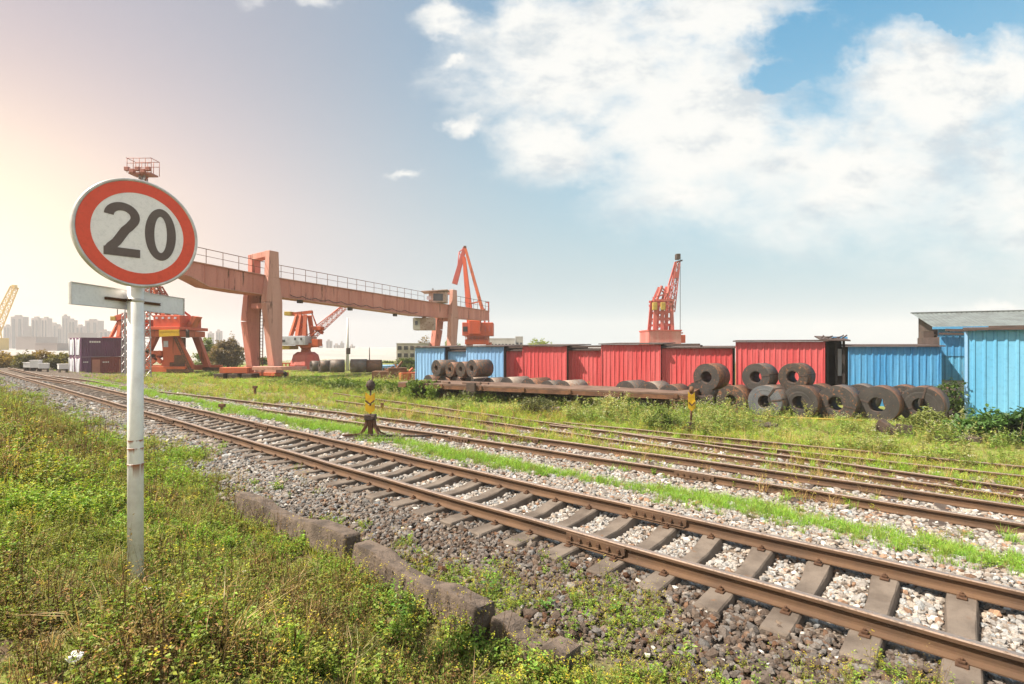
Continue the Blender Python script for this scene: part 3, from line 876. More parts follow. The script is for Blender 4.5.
def herb_template(rs, kind):
    vg = Veg()
    if kind in ('herb', 'dry', 'yellow', 'lush'):
        ns = {'herb': rs.integers(8, 13), 'dry': rs.integers(6, 9), 'yellow': rs.integers(4, 7), 'lush': rs.integers(8, 12)}[kind]
        g = {'herb': (.26, .325, .06), 'dry': (.30, .21, .08), 'yellow': (.27, .27, .045), 'lush': (.24, .35, .055)}[kind]
        for s in range(ns):
            a = rs.uniform(0, 2 * np.pi); lean = rs.uniform(.05, .75)
            h = {'herb': rs.uniform(.07, .17), 'dry': rs.uniform(.10, .26), 'yellow': rs.uniform(.14, .30), 'lush': rs.uniform(.08, .2)}[kind]
            base = np.array([rs.normal(0, .03), rs.normal(0, .03), -.02]); tip = base + np.array([math.cos(a) * lean * h, math.sin(a) * lean * h, h])
            stc = np.array([[.13, .085, .04]]) if kind != 'lush' else np.array([[.10, .13, .03]])
            vg.add(*stem_tris(base[None], tip[None], .0022, stc * rs.uniform(.7, 1.3)))
            nl = {'herb': rs.integers(12, 18), 'dry': rs.integers(6, 10), 'yellow': rs.integers(9, 14), 'lush': rs.integers(13, 19)}[kind]
            f = rs.uniform(.2, 1.0, nl)
            P = base + (tip - base) * f[:, None]
            b = rs.uniform(0, 2 * np.pi, nl); el = rs.uniform(-.2, .8, nl)
            D = np.stack([np.cos(b) * np.cos(el), np.sin(b) * np.cos(el), np.sin(el)], 1)
            N = unit(np.stack([rs.normal(0, .35, nl), rs.normal(0, .35, nl), np.ones(nl)], 1) - D * .3)
            sz = {'herb': .0185, 'dry': .015, 'yellow': .017, 'lush': .025}[kind]
            ln = rs.uniform(.6, 1.3, nl) * sz
            col = np.array(g) * rs.uniform(.65, 1.35, (nl, 1)) * (1 + rs.normal(0, .12, (nl, 3)))
            vg.add(*leaf_quads(P, D, N, ln, ln * rs.uniform(.4, .65, nl), col))
            if kind == 'yellow' or (kind == 'herb' and rs.random() < .03):
                k = rs.integers(1, 4)
                P = tip + rs.normal(0, .010, (k * 3, 3)); b = rs.uniform(0, 2 * np.pi, k * 3)
                D = np.stack([np.cos(b), np.sin(b), rs.uniform(-.3, .6, k * 3)], 1); D = unit(D)
                N = unit(np.stack([rs.normal(0, .3, k * 3), rs.normal(0, .3, k * 3), np.ones(k * 3)], 1))
                vg.add(*leaf_quads(P, D, N, np.full(k * 3, .009), np.full(k * 3, .008), np.tile(np.array([[.62, .54, .05]]), (k * 3, 1)) * rs.uniform(.8, 1.1, (k * 3, 1))))
    elif kind in ('grass', 'bright', 'straw'):
        n = {'grass': 22, 'bright': 30, 'straw': 14}[kind]
        a = rs.uniform(0, 2 * np.pi, n)
        P = np.stack([rs.normal(0, .035, n), rs.normal(0, .035, n), np.full(n, -.02)], 1)
        D = np.stack([np.cos(a), np.sin(a), np.zeros(n)], 1)
        h = rs.uniform(.09, .22, n) * (1.5 if kind == 'straw' else 1)
        g = {'grass': (.30, .34, .085), 'bright': (.27, .45, .065), 'straw': (.42, .35, .17)}[kind]
        col = np.array(g) * rs.uniform(.65, 1.3, (n, 1)) * (1 + rs.normal(0, .08, (n, 3)))
        vg.add(*blade_tris(P, D, h, rs.uniform(.004, .007, n), rs.uniform(.1, .9, n), col, rs))
    elif kind == 'stalk':
        n = 5
        A = np.stack([rs.normal(0, .03, n), rs.normal(0, .03, n), np.full(n, -.02)], 1)
        B = A + np.stack([rs.normal(0, .06, n), rs.normal(0, .06, n), rs.uniform(.2, .48, n)], 1)
        vg.add(*stem_tris(A, B, .0022, np.tile(np.array([[.16, .095, .05]]), (n, 1)) * rs.uniform(.6, 1.3, (n, 1))))
        k = 5
        for s in range(n):
            P = A[s] + (B[s] - A[s]) * rs.uniform(.5, 1, k)[:, None]
            b = rs.uniform(0, 2 * np.pi, k); D = unit(np.stack([np.cos(b), np.sin(b), rs.uniform(.2, 1.2, k)], 1))
            N = unit(np.stack([rs.normal(0, .3, k), rs.normal(0, .3, k), np.ones(k)], 1))
            vg.add(*leaf_quads(P, D, N, np.full(k, .016), np.full(k, .006), np.tile(np.array([[.26, .19, .07]]), (k, 1))))
    elif kind in ('tall', 'tallpale', 'white'):
        ns = rs.integers(4, 7)
        for s in range(ns):
            a = rs.uniform(0, 2 * np.pi); h = rs.uniform(.35, .75); lean = rs.uniform(.05, .45)
            base = np.array([rs.normal(0, .06), rs.normal(0, .06), -.03]); tip = base + np.array([math.cos(a) * lean * h, math.sin(a) * lean * h, h])
            vg.add(*stem_tris(base[None], tip[None], .005, np.array([[.12, .13, .05]])))
            nl = 16
            f = rs.uniform(.15, 1.0, nl) ** .8
            P = base + (tip - base) * f[:, None]
            b = rs.uniform(0, 2 * np.pi, nl); el = rs.uniform(-.3, .8, nl)
            D = np.stack([np.cos(b) * np.cos(el), np.sin(b) * np.cos(el), np.sin(el)], 1)
            N = unit(np.stack([rs.normal(0, .35, nl), rs.normal(0, .35, nl), np.ones(nl)], 1) - D * .3)
            ln = rs.uniform(.06, .14, nl) * (1.15 - .6 * f)
            g = {'tall': (.20, .29, .06), 'tallpale': (.33, .35, .12), 'white': (.26, .31, .09)}[kind]
            col = np.array(g) * rs.uniform(.6, 1.35, (nl, 1)) * (1 + rs.normal(0, .10, (nl, 3)))
            vg.add(*leaf_quads(P, D, N, ln, ln * rs.uniform(.25, .45, nl), col))
            if kind == 'white':
                k = 6
                P = tip + rs.normal(0, .03, (k, 3)); b = rs.uniform(0, 2 * np.pi, k)
                D = unit(np.stack([np.cos(b), np.sin(b), rs.uniform(-.3, .6, k)], 1)); N = unit(np.stack([rs.normal(0, .3, k), rs.normal(0, .3, k), np.ones(k)], 1))
                vg.add(*leaf_quads(P, D, N, np.full(k, .03), np.full(k, .025), np.tile(np.array([[.6, .6, .52]]), (k, 1))))
    return vg.arrays()


TPL = {}
_rs = np.random.default_rng(21)
for kd, cnt in (('herb', 8), ('dry', 5), ('yellow', 6), ('lush', 5), ('grass', 6), ('bright', 6), ('straw', 4), ('stalk', 5), ('tall', 5), ('tallpale', 5), ('white', 4)):
    TPL[kd] = [herb_template(_rs, kd) for _ in range(cnt)]


def plant(name, label, cat, X, Y, kinds, size, rs, tint=None, zoff=None):
    """kinds: array of kind names per plant"""
    VV, TT, CC = [], [], []; off = 0
    n = len(X)
    Z = zg(X, Y) if zoff is None else zg(X, Y) + zoff
    a = rs.uniform(0, 2 * np.pi, n); ca, sa = np.cos(a), np.sin(a)
    var = rs.integers(0, 1000, n)
    shade = rs.normal(1, .12, (n, 1)).clip(.6, 1.5) * (1 + rs.normal(0, .05, (n, 3)))
    if tint is not None: shade = shade * tint
    for kd in np.unique(kinds):
        K = TPL[kd]
        for q in range(len(K)):
            I = np.where((kinds == kd) & (var % len(K) == q))[0]
            if not len(I): continue
            V, T, C = K[q]
            x = V[None, :, 0] * ca[I][:, None] - V[None, :, 1] * sa[I][:, None]
            y = V[None, :, 0] * sa[I][:, None] + V[None, :, 1] * ca[I][:, None]
            P = np.stack([x, y, np.broadcast_to(V[None, :, 2], x.shape)], 2) * size[I][:, None, None]
            P = P + np.stack([X[I], Y[I], Z[I]], 1)[:, None, :]
            m = len(V)
            VV.append(P.reshape(-1, 3)); CC.append((C[None] * shade[I][:, None, :]).reshape(-1, 3))
            TT.append((T[None] + (np.arange(len(I)) * m)[:, None, None]).reshape(-1, 3) + off); off += len(I) * m
    V, T, C = np.concatenate(VV), np.concatenate(TT), np.concatenate(CC).clip(.004, .8)
    o = np_mesh(name, V, T, MT['leaf'], C)
    tag(o, label, cat, kind='stuff')
    print(name, n, 'plants', len(T), 'tris')
    return o


def choose(rs, n, table):
    names = [k for k, _ in table]; p = np.array([w for _, w in table], float); p /= p.sum()
    return np.array(names)[rs.choice(len(names), n, p=p)]


def build_veg():
    rs = np.random.default_rng(77)
    # ---- the bank one stands on
    L, T, X, Y, r = scatter_lt(250, 4.0, 1.30, (-9, 5.0), (-4, 60), .3, rs, rmin=1.3)
    nz = fbm(X, Y, .9, 1); nz2 = fbm(X, Y, 2.3, 5)
    keep = rs.random(len(L)) < np.clip((3.72 + .75 * sstep(6, 13, T) - L) / .7 + nz * 1.1, .0, 1)
    keep &= ~((nz2 < -.34) & (rs.random(len(L)) < .7))
    # sparse next to the discarded sleepers on the ballast side
    L, T, X, Y, r, nz, nz2 = [a[keep] for a in (L, T, X, Y, r, nz, nz2)]
    n = len(L)
    kinds = choose(rs, n, [('herb', 6), ('dry', .8), ('yellow', .4), ('grass', 2.0), ('stalk', .8), ('lush', 1.4), ('straw', .3)])
    lush = (rs.random(n) < np.clip((nz - .12) * 4, 0, .8)); kinds[lush] = choose(rs, lush.sum(), [('lush', 4), ('herb', 2), ('yellow', .5)])
    dry = (rs.random(n) < np.clip((-nz - .10) * 3, 0, .8)) & ~lush; kinds[dry] = choose(rs, dry.sum(), [('dry', 3), ('stalk', 2), ('herb', 2), ('straw', .4)])
    size = rs.uniform(.6, 1.35, n) * np.clip(r / 5, 1, 2.4) ** .7 * (1 - .25 * sstep(2.6, 3.6, L)) * (1 + .8 * fbm(X, Y, 1.3, 51)).clip(.6, 1.7)
    plant('bank_weeds', 'low yellow green weeds covering the bank in front of the tracks', 'weeds', X, Y, kinds, size, rs, tint=np.where((nz > .1)[:, None], np.array([[1.05, 1.08, .9]]), np.array([[.95, .88, .85]])))
    L, T, X, Y, r = scatter_lt(95, 5.0, .8, (2.55, 3.30), (1.5, 9.5), .2, rs)
    keep = rs.random(len(L)) < np.clip(.55 + fbm(X, Y, 1.6, 41) * 1.5, 0, 1)
    L, T, X, Y, r = [a[keep] for a in (L, T, X, Y, r)]
    n = len(L)
    plant('sleeper_weeds', 'weeds and thin stalks growing up against the discarded sleepers', 'weeds', X, Y, choose(rs, n, [('herb', 4), ('lush', 3), ('yellow', 2), ('stalk', 1.5), ('grass', 1)]), rs.uniform(.9, 1.6, n), rs)
    # ---- weeds creeping into the ballast on the near side
    L, T, X, Y, r = scatter_lt(190, 6.0, 1.2, (3.2, 5.3), (-4, 40), .3, rs)
    nz = fbm(X, Y, 1.5, 8)
    keep = rs.random(len(L)) < np.clip((4.85 - L) / 1.4 * .9 + nz * 1.3 - .02, 0, 1) * (1 - .82 * sstep(4.5, 8.0, T))
    L, T, X, Y, r = [a[keep] for a in (L, T, X, Y, r)]
    n = len(L)
    plant('ballast_weeds', 'small green weeds growing through the near edge of the ballast', 'weeds', X, Y, choose(rs, n, [('herb', 3), ('lush', 2), ('yellow', 2), ('grass', 1), ('stalk', .6)]), rs.uniform(.6, 1.1, n) * np.clip(r / 8, 1, 1.8), rs)
    # ---- bright grass between the first and second track
    L, T, X, Y, r = scatter_lt(150, 8.0, 1.0, (7.55, 10.4), (-5, 50), .3, rs)
    nz = fbm(X, Y, .8, 12)
    mid = 8.75 - .25 * sstep(10, 30, T) + .25 * np.sin(T * .55)
    w = np.exp(-((L - mid) / (.55 + .15 * np.sin(T * .9))) ** 2)
    gap = 1 - .85 * np.exp(-((T - 12.2) / 1.6) ** 2)
    keep = rs.random(len(L)) < np.clip(w * 1.2 * gap + nz * .45 - .12, 0, 1)
    L, T, X, Y, r = [a[keep] for a in (L, T, X, Y, r)]
    n = len(L)
    plant('strip_grass', 'strip of bright green grass between the two nearest tracks', 'grass', X, Y, choose(rs, n, [('bright', 6), ('grass', 2), ('lush', .6)]), rs.uniform(.6, 1.15, n) * np.clip(r / 9, 1, 1.8) ** .8, rs)
    # ---- between the second and the overgrown tracks
    L, T, X, Y, r = scatter_lt(60, 11.0, 1.0, (10.3, 17.8), (-7, 60), .4, rs)
    nz = fbm(X, Y, .7, 15)
    c2 = np.array([(L2n(t) + L2f(t)) / 2 for t in np.linspace(-8, 61, 140)]); cc = np.interp(T, np.linspace(-8, 61, 140), c2)
    wt = np.clip((L - cc - .35) / 1.2, 0, 1) * .75 + .10
    wt = wt * (1 - .3 * np.exp(-((L - (L3n(0) + L3f(0)) / 2) / .6) ** 2))
    for Lr in (L3n, L3f, L4n, L4f):
        lr = np.array([Lr(t) for t in np.linspace(-8, 61, 60)]); lr = np.interp(T, np.linspace(-8, 61, 60), lr)
        wt = np.where((L > lr - .62) & (L < lr + .12), wt * .38 - .06, wt)
    keep = rs.random(len(L)) < np.clip(wt + nz * .8 - .05, 0, 1)
    L, T, X, Y, r = [a[keep] for a in (L, T, X, Y, r)]
    n = len(L)
    plant('track_grass', 'yellowish grass and weeds overgrowing the far tracks', 'grass', X, Y, choose(rs, n, [('grass', 3), ('bright', 3), ('herb', 2), ('yellow', 2), ('straw', 1.6), ('lush', 1)]), rs.uniform(.6, 1.35, n) * np.clip(r / 13, 1, 1.5) * (1 + .9 * fbm(X, Y, .9, 33)).clip(.5, 1.6), rs, tint=np.array([[1.22, 1.12, 1.0]]))
    # ---- tall weeds before the coils and the flat wagon
    L, T, X, Y, r = scatter_lt(22, 18.0, 1.0, (17.2, 27.5), (-16, 40), .5, rs)
    nz = fbm(X, Y, .55, 19)
    keep = rs.random(len(L)) < np.clip(.68 + nz * 1.3 - .55 * sstep(22.6, 24.5, L) + .2 * np.exp(-((L - 21.5) / 1.5) ** 2), .05, 1)
    L, T, X, Y, r, nz = [a[keep] for a in (L, T, X, Y, r, nz)]
    n = len(L)
    plant('tall_weeds', 'tall pale green weeds in front of the wagon and the steel coils', 'weeds', X, Y, choose(rs, n, [('tall', 2.4), ('tallpale', 2.6), ('white', 1), ('bright', 4), ('straw', 1.5)]), rs.uniform(.42, .98, n) * (1 + 1.1 * nz).clip(.55, 1.7), rs, tint=np.array([[1.15, 1.12, 1.1]]))
    # ---- the ground layer below them, and the meadow to the left
    L, T, X, Y, r = scatter_lt(34, 17.0, 1.25, (15.8, 30), (-16, 75), .6, rs)
    keep = rs.random(len(L)) < np.clip(.85 + fbm(X, Y, .5, 23) * .8, .1, 1)
    L, T, X, Y, r = [a[keep] for a in (L, T, X, Y, r)]
    n = len(L)
    plant('meadow_grass', 'bright green and straw coloured meadow grass beyond the tracks', 'grass', X, Y, choose(rs, n, [('bright', 5), ('grass', 4), ('straw', 1.8), ('herb', 1), ('yellow', 1)]), rs.uniform(.6, 1.15, n) * np.clip(r / 30, 1, 1.3) * (1 + .9 * fbm(X, Y, .45, 31)).clip(.6, 1.6), rs, tint=np.array([[1.22, 1.15, 1.05]]))
    L, T, X, Y, r = scatter_lt(5.0, 30.0, 1.0, (9.5, 62), (22, 110), 1.0, rs)
    keep = (L > 10.5) & (rs.random(len(L)) < np.clip(.75 + fbm(X, Y, .3, 27) * .9, .05, 1)) & (r > 27)
    L, T, X, Y, r = [a[keep] for a in (L, T, X, Y, r)]
    n = len(L)
    plant('far_grass', 'distant grass below the gantry crane and the containers', 'grass', X, Y, choose(rs, n, [('bright', 4), ('grass', 4), ('straw', 2)]), rs.uniform(.7, 1.4, n), rs, tint=np.array([[1.1, 1.05, .95]]))


build_veg()
# ================================================================ the speed sign
def stroke(mb, pts, w, y0, y1, mi=0):
    """flat stroke of width w in the XZ plane, from y0 to y1 thick"""
    n = len(pts); Lf, Rt = [], []
    for i, (x, z) in enumerate(pts):
        a = pts[max(i - 1, 0)]; b = pts[min(i + 1, n - 1)]
        d = Vector((b[0] - a[0], b[1] - a[1])).normalized(); nn = Vector((-d.y, d.x)) * w / 2
        Lf.append((x + nn.x, z + nn.y)); Rt.append((x - nn.x, z - nn.y))
    V, Q = [], []
    for i in range(n):
        for (p, y) in ((Lf[i], y0), (Rt[i], y0), (Rt[i], y1), (Lf[i], y1)): V.append((p[0], y, p[1]))
        if i:
            a, b = (i - 1) * 4, i * 4
            Q += [(a + k, a + (k + 1) % 4, b + (k + 1) % 4, b + k) for k in range(4)]
    Q += [(3, 2, 1, 0), tuple(range(4 * n - 4, 4 * n))]
    return mb.add(V, Q, mi)


def build_sign():
    B = on_ground(135.5, 581)
    th = R(54)
    s = thing('speed_limit_sign', 'round red ringed 20 speed limit sign on a white post in the grass', 'road sign', B, th)
    zw = lambda z: z - B.z
    Rm = Matrix.Rotation(-th, 3, 'Z')
    D = B.y
    print('sign depth', D, B.z)
    zc = CAMZ + (HZ - 233.5) / F * (D - .04)
    p = MB(); p.tube((0, 0, -.25), (0, 0, zw(zc) + .22), 0.0515, n=28)
    post = p.build('post', MT['post'], s)
    for zz in (.885, 1.005):
        MB().lathe([(.051, zz - .005), (.054, zz - .003), (.054, zz + .003), (.051, zz + .005)], n=20).build('seam', MT['post'], post)
    C = Vector((-.02, -.12, zw(zc) - .012))
    RAD = .397
    # light box shaped disc
    m = MB(); m.lathe([(0, .05), (RAD * .93, .05), (RAD * .985, .035), (RAD, .018), (RAD, -.020), (RAD * .985, -.028), (RAD * .955, -.028), (RAD * .945, -.020), (0, -.020)], n=96, axis='Y')
    disc = m.build('sign_disc', MT['sign_rim'], s, loc=C)
    MB().lathe([(0, -.0215), (RAD * .74, -.0215)], n=96, axis='Y').build('white_face', MT['sign_white'], disc)
    MB().lathe([(RAD * .738, -.020), (RAD * .738, -.0235), (RAD * .944, -.0235), (RAD * .944, -.020)], n=96, axis='Y', smooth=False).build('red_ring', MT['sign_red'], disc)
    k = 1.12
    d = MB()
    arc = [(.071 * k * math.cos(R(a)), (.083 + .0625 * math.sin(R(a))) * k) for a in range(178, -41, -8)]
    lx, lz = arc[-1]
    tail = [(lx - .018, lz - .026), (lx - .045, lz - .056), (-.030 * k, -.085 * k), (-.060 * k, -.118 * k), (-.074 * k, -.142 * k)]
    stroke(d, arc + tail, .058, -.0215, -.0245)
    stroke(d, [(-.098 * k, -.147 * k), (.098 * k, -.147 * k)], .060, -.0215, -.0255)
    d.build('numeral', MT['sign_black'], disc, loc=(-.108, 0, .012))
    z = MB(); n = 56; V, Q = [], []
    for i in range(n):
        q = 2 * math.pi * i / n
        for rx, rz, y in ((.092, .174, -.0215), (.092, .174, -.0245), (.038, .122, -.0245), (.038, .122, -.0215)):
            V.append((rx * k * math.cos(q), y, rz * k * math.sin(q)))
    for i in range(n):
        a, b = i * 4, ((i + 1) % n) * 4
        Q += [(a + j, a + (j + 1) % 4, b + (j + 1) % 4, b + j) for j in range(4)]
    z.add(V, Q).build('numeral', MT['sign_black'], disc, loc=(.136, 0, .012))
    # rear plate clamped across the post, seen from behind
    m = MB(); Mz = Matrix.Rotation(R(91) - th, 3, 'Z')
    off = Rm @ Vector((-.080, 0, 0))
    ctr = off + Mz @ Vector((.105, 0, 0)) + Vector((0, 0, zw(2.900)))
    m.box(ctr, (1.22, .012, .150), M=Mz)
    pl = m.build('rear_plate', MT['plate'], s, bevel=.003)
    e = MB()
    for zz in (.0725, -.0725): e.box(ctr + Mz @ Vector((0, -.009, zz)), (1.22, .010, .006), M=Mz)
    for xx in (-.607, .607): e.box(ctr + Mz @ Vector((xx, -.009, 0)), (.006, .010, .139), M=Mz)
    e.build('folded_edge', MT['sign_rim'], pl)
    b = MB()
    for zz in (.007, -.007): b.bar(off + Mz @ Vector((-.21, -.016, zz)) + Vector((0, 0, zw(2.893))), off + Mz @ Vector((.38, -.016, zz)) + Vector((0, 0, zw(2.893))), .010, .007)
    b.bar(off + Mz @ Vector((-.21, -.011, 0)) + Vector((0, 0, zw(2.893))), off + Mz @ Vector((.38, -.011, 0)) + Vector((0, 0, zw(2.893))), .010, .016)
    b.build('clamp_rail', MT['rusty'], s)
    c = MB(); c.lathe([(.051, -.014), (.056, -.012), (.056, .012), (.051, .014)], n=20)
    c.build('pipe_clamp', MT['sign_rim'], s, loc=(0, 0, zw(2.893)))
    for sg in (-1, 1):
        q = Rm @ Vector((-.03, sg * .068, 0))
        MB().tube(q + Vector((0, 0, -.0)) - Rm @ Vector((.02, 0, 0)), q + Rm @ Vector((.045, 0, 0)), .009, n=6).build('bolt', MT['clip'], s, loc=(0, 0, zw(2.893)))


build_sign()


# ================================================================ point indicators between the tracks
def chevron(mb, w, h, zb, y0, th, cut):
    P = [(-w / 2, y0, zb + h), (0, y0, zb + h - cut), (w / 2, y0, zb + h), (w / 2, y0, zb + cut), (0, y0, zb), (-w / 2, y0, zb + cut)]
    return mb.prism(P, (0, th, 0))


def build_stands():
    B = on_ground(370.5, 438.5)
    s = B.y / F
    hgt = lambda py: (438.5 - py) * s
    t = thing('switch_stand', 'point lever stand with yellow double arrow and dark lamp, between the two nearest tracks', 'switch stand', B)
    for off in (-.20, .20):
        tm = MB().bar((-.75, off, .03), (.95, off - .25, .03), .20, .12)
        tm.build('base_timber', MT['wood_dark'], t, bevel=.01)
    for sx in (-1, 1):
        for sy in (-1, 1):
            m = MB()
            pts = [Vector((sx * .40, sy * .16, .09)), Vector((sx * .25, sy * .12, .16)), Vector((sx * .13, sy * .07, .36)), Vector((sx * .09, sy * .05, hgt(417)))]
            for a, b in zip(pts, pts[1:]): m.bar(a, b, .055, .05)
            m.build('leg', MT['rusty'], t)
    MB().box((0, 0, hgt(417)), (.30, .26, .15)).box((.1, -.14, hgt(417)), (.10, .05, .09)).build('gear_box', MT['dark'], t, bevel=.015)
    MB().bar((.0, 0, .10), (0, 0, hgt(419)), .12, .12).build('column', MT['rusty'], t)
    MB().tube((0, 0, hgt(417)), (0, 0, hgt(386)), .022).build('spindle', MT['dark'], t)
    z0, z1 = hgt(413.3), hgt(392.5)
    zm = (z0 + z1) / 2
    a = MB(); chevron(a, .27, (z1 - z0) * .54, zm - (z1 - z0) * .03, -.035, .014, .10); a.build('arrow_plate', MT['yellow'], t)
    a = MB(); chevron(a, .27, (z1 - z0) * .54, z0 - .01, -.055, .014, .10); a.build('arrow_plate', MT['yellow'], t)
    a = MB(); stroke(a, [(-.13, zm + .075), (0, zm - .025), (.13, zm + .075)], .045, -.060, -.072); a.build('arrow_stripe', MT['rusty'], t)
    l = MB(); l.lathe([(0, -.15), (.07, -.15), (.10, -.09), (.115, 0), (.10, .09), (.07, .12), (.04, .14), (0, .145)], n=18)
    lp = l.build('lamp', MT['dark'], t, loc=(0, 0, hgt(385)))
    for q in range(4):
        x, y = .085 * math.cos(q * math.pi / 2 + .6), .085 * math.sin(q * math.pi / 2 + .6)
        MB().tube((x, y, 0), (x * 1.45, y * 1.45, .0), .045, .05, n=10).build('lens_hood', MT['dark'], lp)
    MB().tube((-.03, 0, .13), (-.035, 0, .19), .012, n=6).build('vent', MT['dark'], lp)
    MB().tube((.04, 0, .13), (.045, 0, .19), .012, n=6).build('vent', MT['dark'], lp)
    r = MB()
    e = Vector((*lt(L2n(px_on_rail(432, L2n(12))) + .0, px_on_rail(432, L2n(12))), ZR2 - .10)) - B
    p1 = Vector((-.70, -.18, .13)); p2 = Vector((.45, -.22, .13)); p3 = p2 + (e - p2) * .55 + Vector((0, -.10, 0))
    r.bar(p1, p2, .05, .05).bar(p2, p3, .05, .05).bar(p3, e, .05, .05)
    r.build('throw_rod', MT['dark'], t)
    MB().bar((-.30, -.20, .15), (-.72, -.24, .13), .035, .05).build('hand_lever', MT['rusty'], t)

    B = on_ground(691, 432)
    s = B.y / F
    hgt = lambda py: (432 - py) * s
    t = thing('switch_stand', 'leaning rusty point indicator with worn yellow arrow, in tall grass before the steel coils', 'switch stand', B)
    MB().tube((0, 0, -.05), (.02, 0, hgt(391)), .045, .035, n=10).build('post', MT['rusty'], t)
    MB().box((0, 0, .12), (.5, .35, .14)).box((.0, 0, .27), (.22, .2, .2)).build('gear_box', MT['dark'], t, bevel=.02)
    z0, z1 = hgt(411), hgt(392)
    a = MB(); chevron(a, .24, (z1 - z0) * .60, z0 + (z1 - z0) * .42, -.06, .014, .12); a.build('arrow_plate', MT['yellow'], t)
    a = MB(); chevron(a, .26, (z1 - z0) * .60, z0, -.08, .014, .12); a.build('arrow_plate', MT['yellow'], t)
    a = MB(); stroke(a, [(-.115, z0 + .32), (0, z0 + .21), (.115, z0 + .32)], .045, -.085, -.095); a.build('arrow_stripe', MT['rusty'], t)
    l = MB(); l.lathe([(0, -.13), (.06, -.13), (.09, 0), (.06, .10), (0, .12)], n=14); l.build('lamp', MT['rusty'], t, loc=(.02, 0, hgt(389.5)))

    B = on_ground(382, 414)
    m = MB(); m.bar((0, 0, -.1), (0, 0, .5), .13, .10).bar((-.02, -.06, .33), (.05, -.06, .42), .10, .02)
    tag(m.build('stub_post', MT['rusty'], bevel=.01, loc=B), 'short rusty brown post just right of the point lever stand', 'post')
    B = on_ground(255, 397)
    m = MB(); m.bar((0, 0, -.1), (0, 0, .55), .12, .10).bar((-.12, 0, .58), (.12, 0, .58), .16, .14)
    tag(m.build('stub_post', MT['rusty'], bevel=.01, loc=B), 'small dark signal stub in the grass left of the point lever stand', 'post')
    # dwarf stub on the far left of the middle track
    B = on_ground(222, 414)
    m = MB(); m.bar((0, 0, -.1), (0, 0, .30), .10, .08).box((0, 0, .33), (.22, .14, .12))
    tag(m.build('ground_box', MT['rusty'], bevel=.01, loc=B), 'little rusty box beside the nearest track by the white post', 'track box')


build_stands()
# ================================================================ row of sheds
ROW = R(64.5)
EX, EY = math.sin(ROW), -math.cos(ROW)         # along the row, to the right and nearer
BX, BY = math.cos(ROW), math.sin(ROW)          # away behind the row
RZ = math.atan2(EY, EX)
P0 = Vector((383 / F * 25.6, 25.6))
YARD = -0.52


def row_at(px, back=0.0):
    """where the view ray through a column meets the row's front line"""
    u = (px - 512) / F
    ox, oy = P0.x + BX * back, P0.y + BY * back
    k = (ox - u * oy) / (u * EY - EX)
    return Vector((ox + EX * k, oy + EY * k))


def corrugated(mb, w, h, pitch=.27, depth=.028, y=0.0, z0=0.0, mi=0, wob=0.0, seed=0):
    rr = random.Random(seed)
    n = max(2, int(round(w / pitch))); p = w / n
    pts = []
    for i in range(n):
        x = i * p
        pts += [(x, y), (x + p * .60, y), (x + p * .70, y - depth), (x + p * .90, y - depth)]
    pts.append((w, y))
    zs = [z0, z0 + h * .33, z0 + h * .66, z0 + h]
    V = []
    for z in zs:
        for (x, yy) in pts: V.append((x, yy + rr.uniform(-wob, wob), z))
    k = len(pts); Q = []
    for a in range(len(zs) - 1):
        for i in range(k - 1): Q.append((a * k + i, a * k + i + 1, (a + 1) * k + i + 1, (a + 1) * k + i))
    return mb.add(V, Q, mi)


def shed(pxa, pxb, ytop, back, mat, label, deep=4.5, roof=True, overhang=.18, side_mat=None, base=YARD, rz_lift=.10, name='storage_shed', group='corrugated sheds in the row', wob=.011):
    a, b = row_at(pxa, back), row_at(pxb, back)
    w = (b - a).length
    mid = (a + b) / 2
    ztop = CAMZ + (HZ - ytop) / F * mid.y
    t = thing(name, label, 'shed', (a.x, a.y, base), RZ, group)
    h = ztop - base
    m = MB(); corrugated(m, w, h, seed=int(pxa), wob=wob)
    m.box((w / 2, .10, h / 2), (w, .12, h - .01))
    m.build('front_wall', MT[mat], t, fix=False)
    for x in (.03, w - .03):
        MB().box((x, .17 + deep / 2, h / 2), (.06, deep, h)).build('side_wall', MT['roof_dark'], t)  # sides coloured dark so the gaps between sheds look shaded
    MB().box((w / 2, .17 + deep + .04, h / 2), (w - .02, .06, h)).build('back_wall', MT[side_mat or mat], t)
    # corner trims
    for x in (-.02, w + .02): MB().bar((x, -.035, 0), (x, -.035, h), .05, .03).build('corner_trim', MT[mat], t)
    if roof:
        MB().prism([(-overhang, -overhang, h + .01), (w + overhang, -overhang, h + .01), (w + overhang, deep + .4, h + rz_lift), (-overhang, deep + .4, h + rz_lift)], (0, 0, .055)).build('roof', MT['roof_dark'], t)
    return t, w, h


SH = [
    (416, 443.8, 347.6, 0.0, 'blue_pale', 'pale blue corrugated shed at the far left end of the row, behind the stacked coils'),
    (444.8, 466.5, 351.6, .55, 'blue_pale', 'narrow blue corrugated shed set back between two pale blue ones'),
    (467, 503, 346.8, 0.0, 'blue_pale', 'pale blue corrugated shed touching the first red shed'),
    (503.8, 523, 351.2, .55, 'red_sheet', 'narrow low red shed beside the pale blue shed'),
    (523.5, 566, 346.2, 0.0, 'red_sheet', 'red corrugated shed behind low coils, second red one from the pale blue sheds'),
    (569, 601.5, 350.6, .55, 'red_sheet', 'low recessed red shed between two taller red sheds, behind the flat wagon'),
    (602, 660, 344.6, 0.0, 'red_sheet', 'broad red corrugated shed right below the red tower crane'),
    (662.5, 731.5, 348.4, 0.3, 'red_sheet', 'red shed behind the single upper coil, at the right end of the wagon'),
    (736.5, 824, 341.8, -0.2, 'red_sheet', 'tallest red shed, behind two upper coils, with a dark open bay at its right'),
    (849, 940, 346.8, 0.2, 'blue_sheet', 'deep blue corrugated shed behind the right end of the coil row'),
]
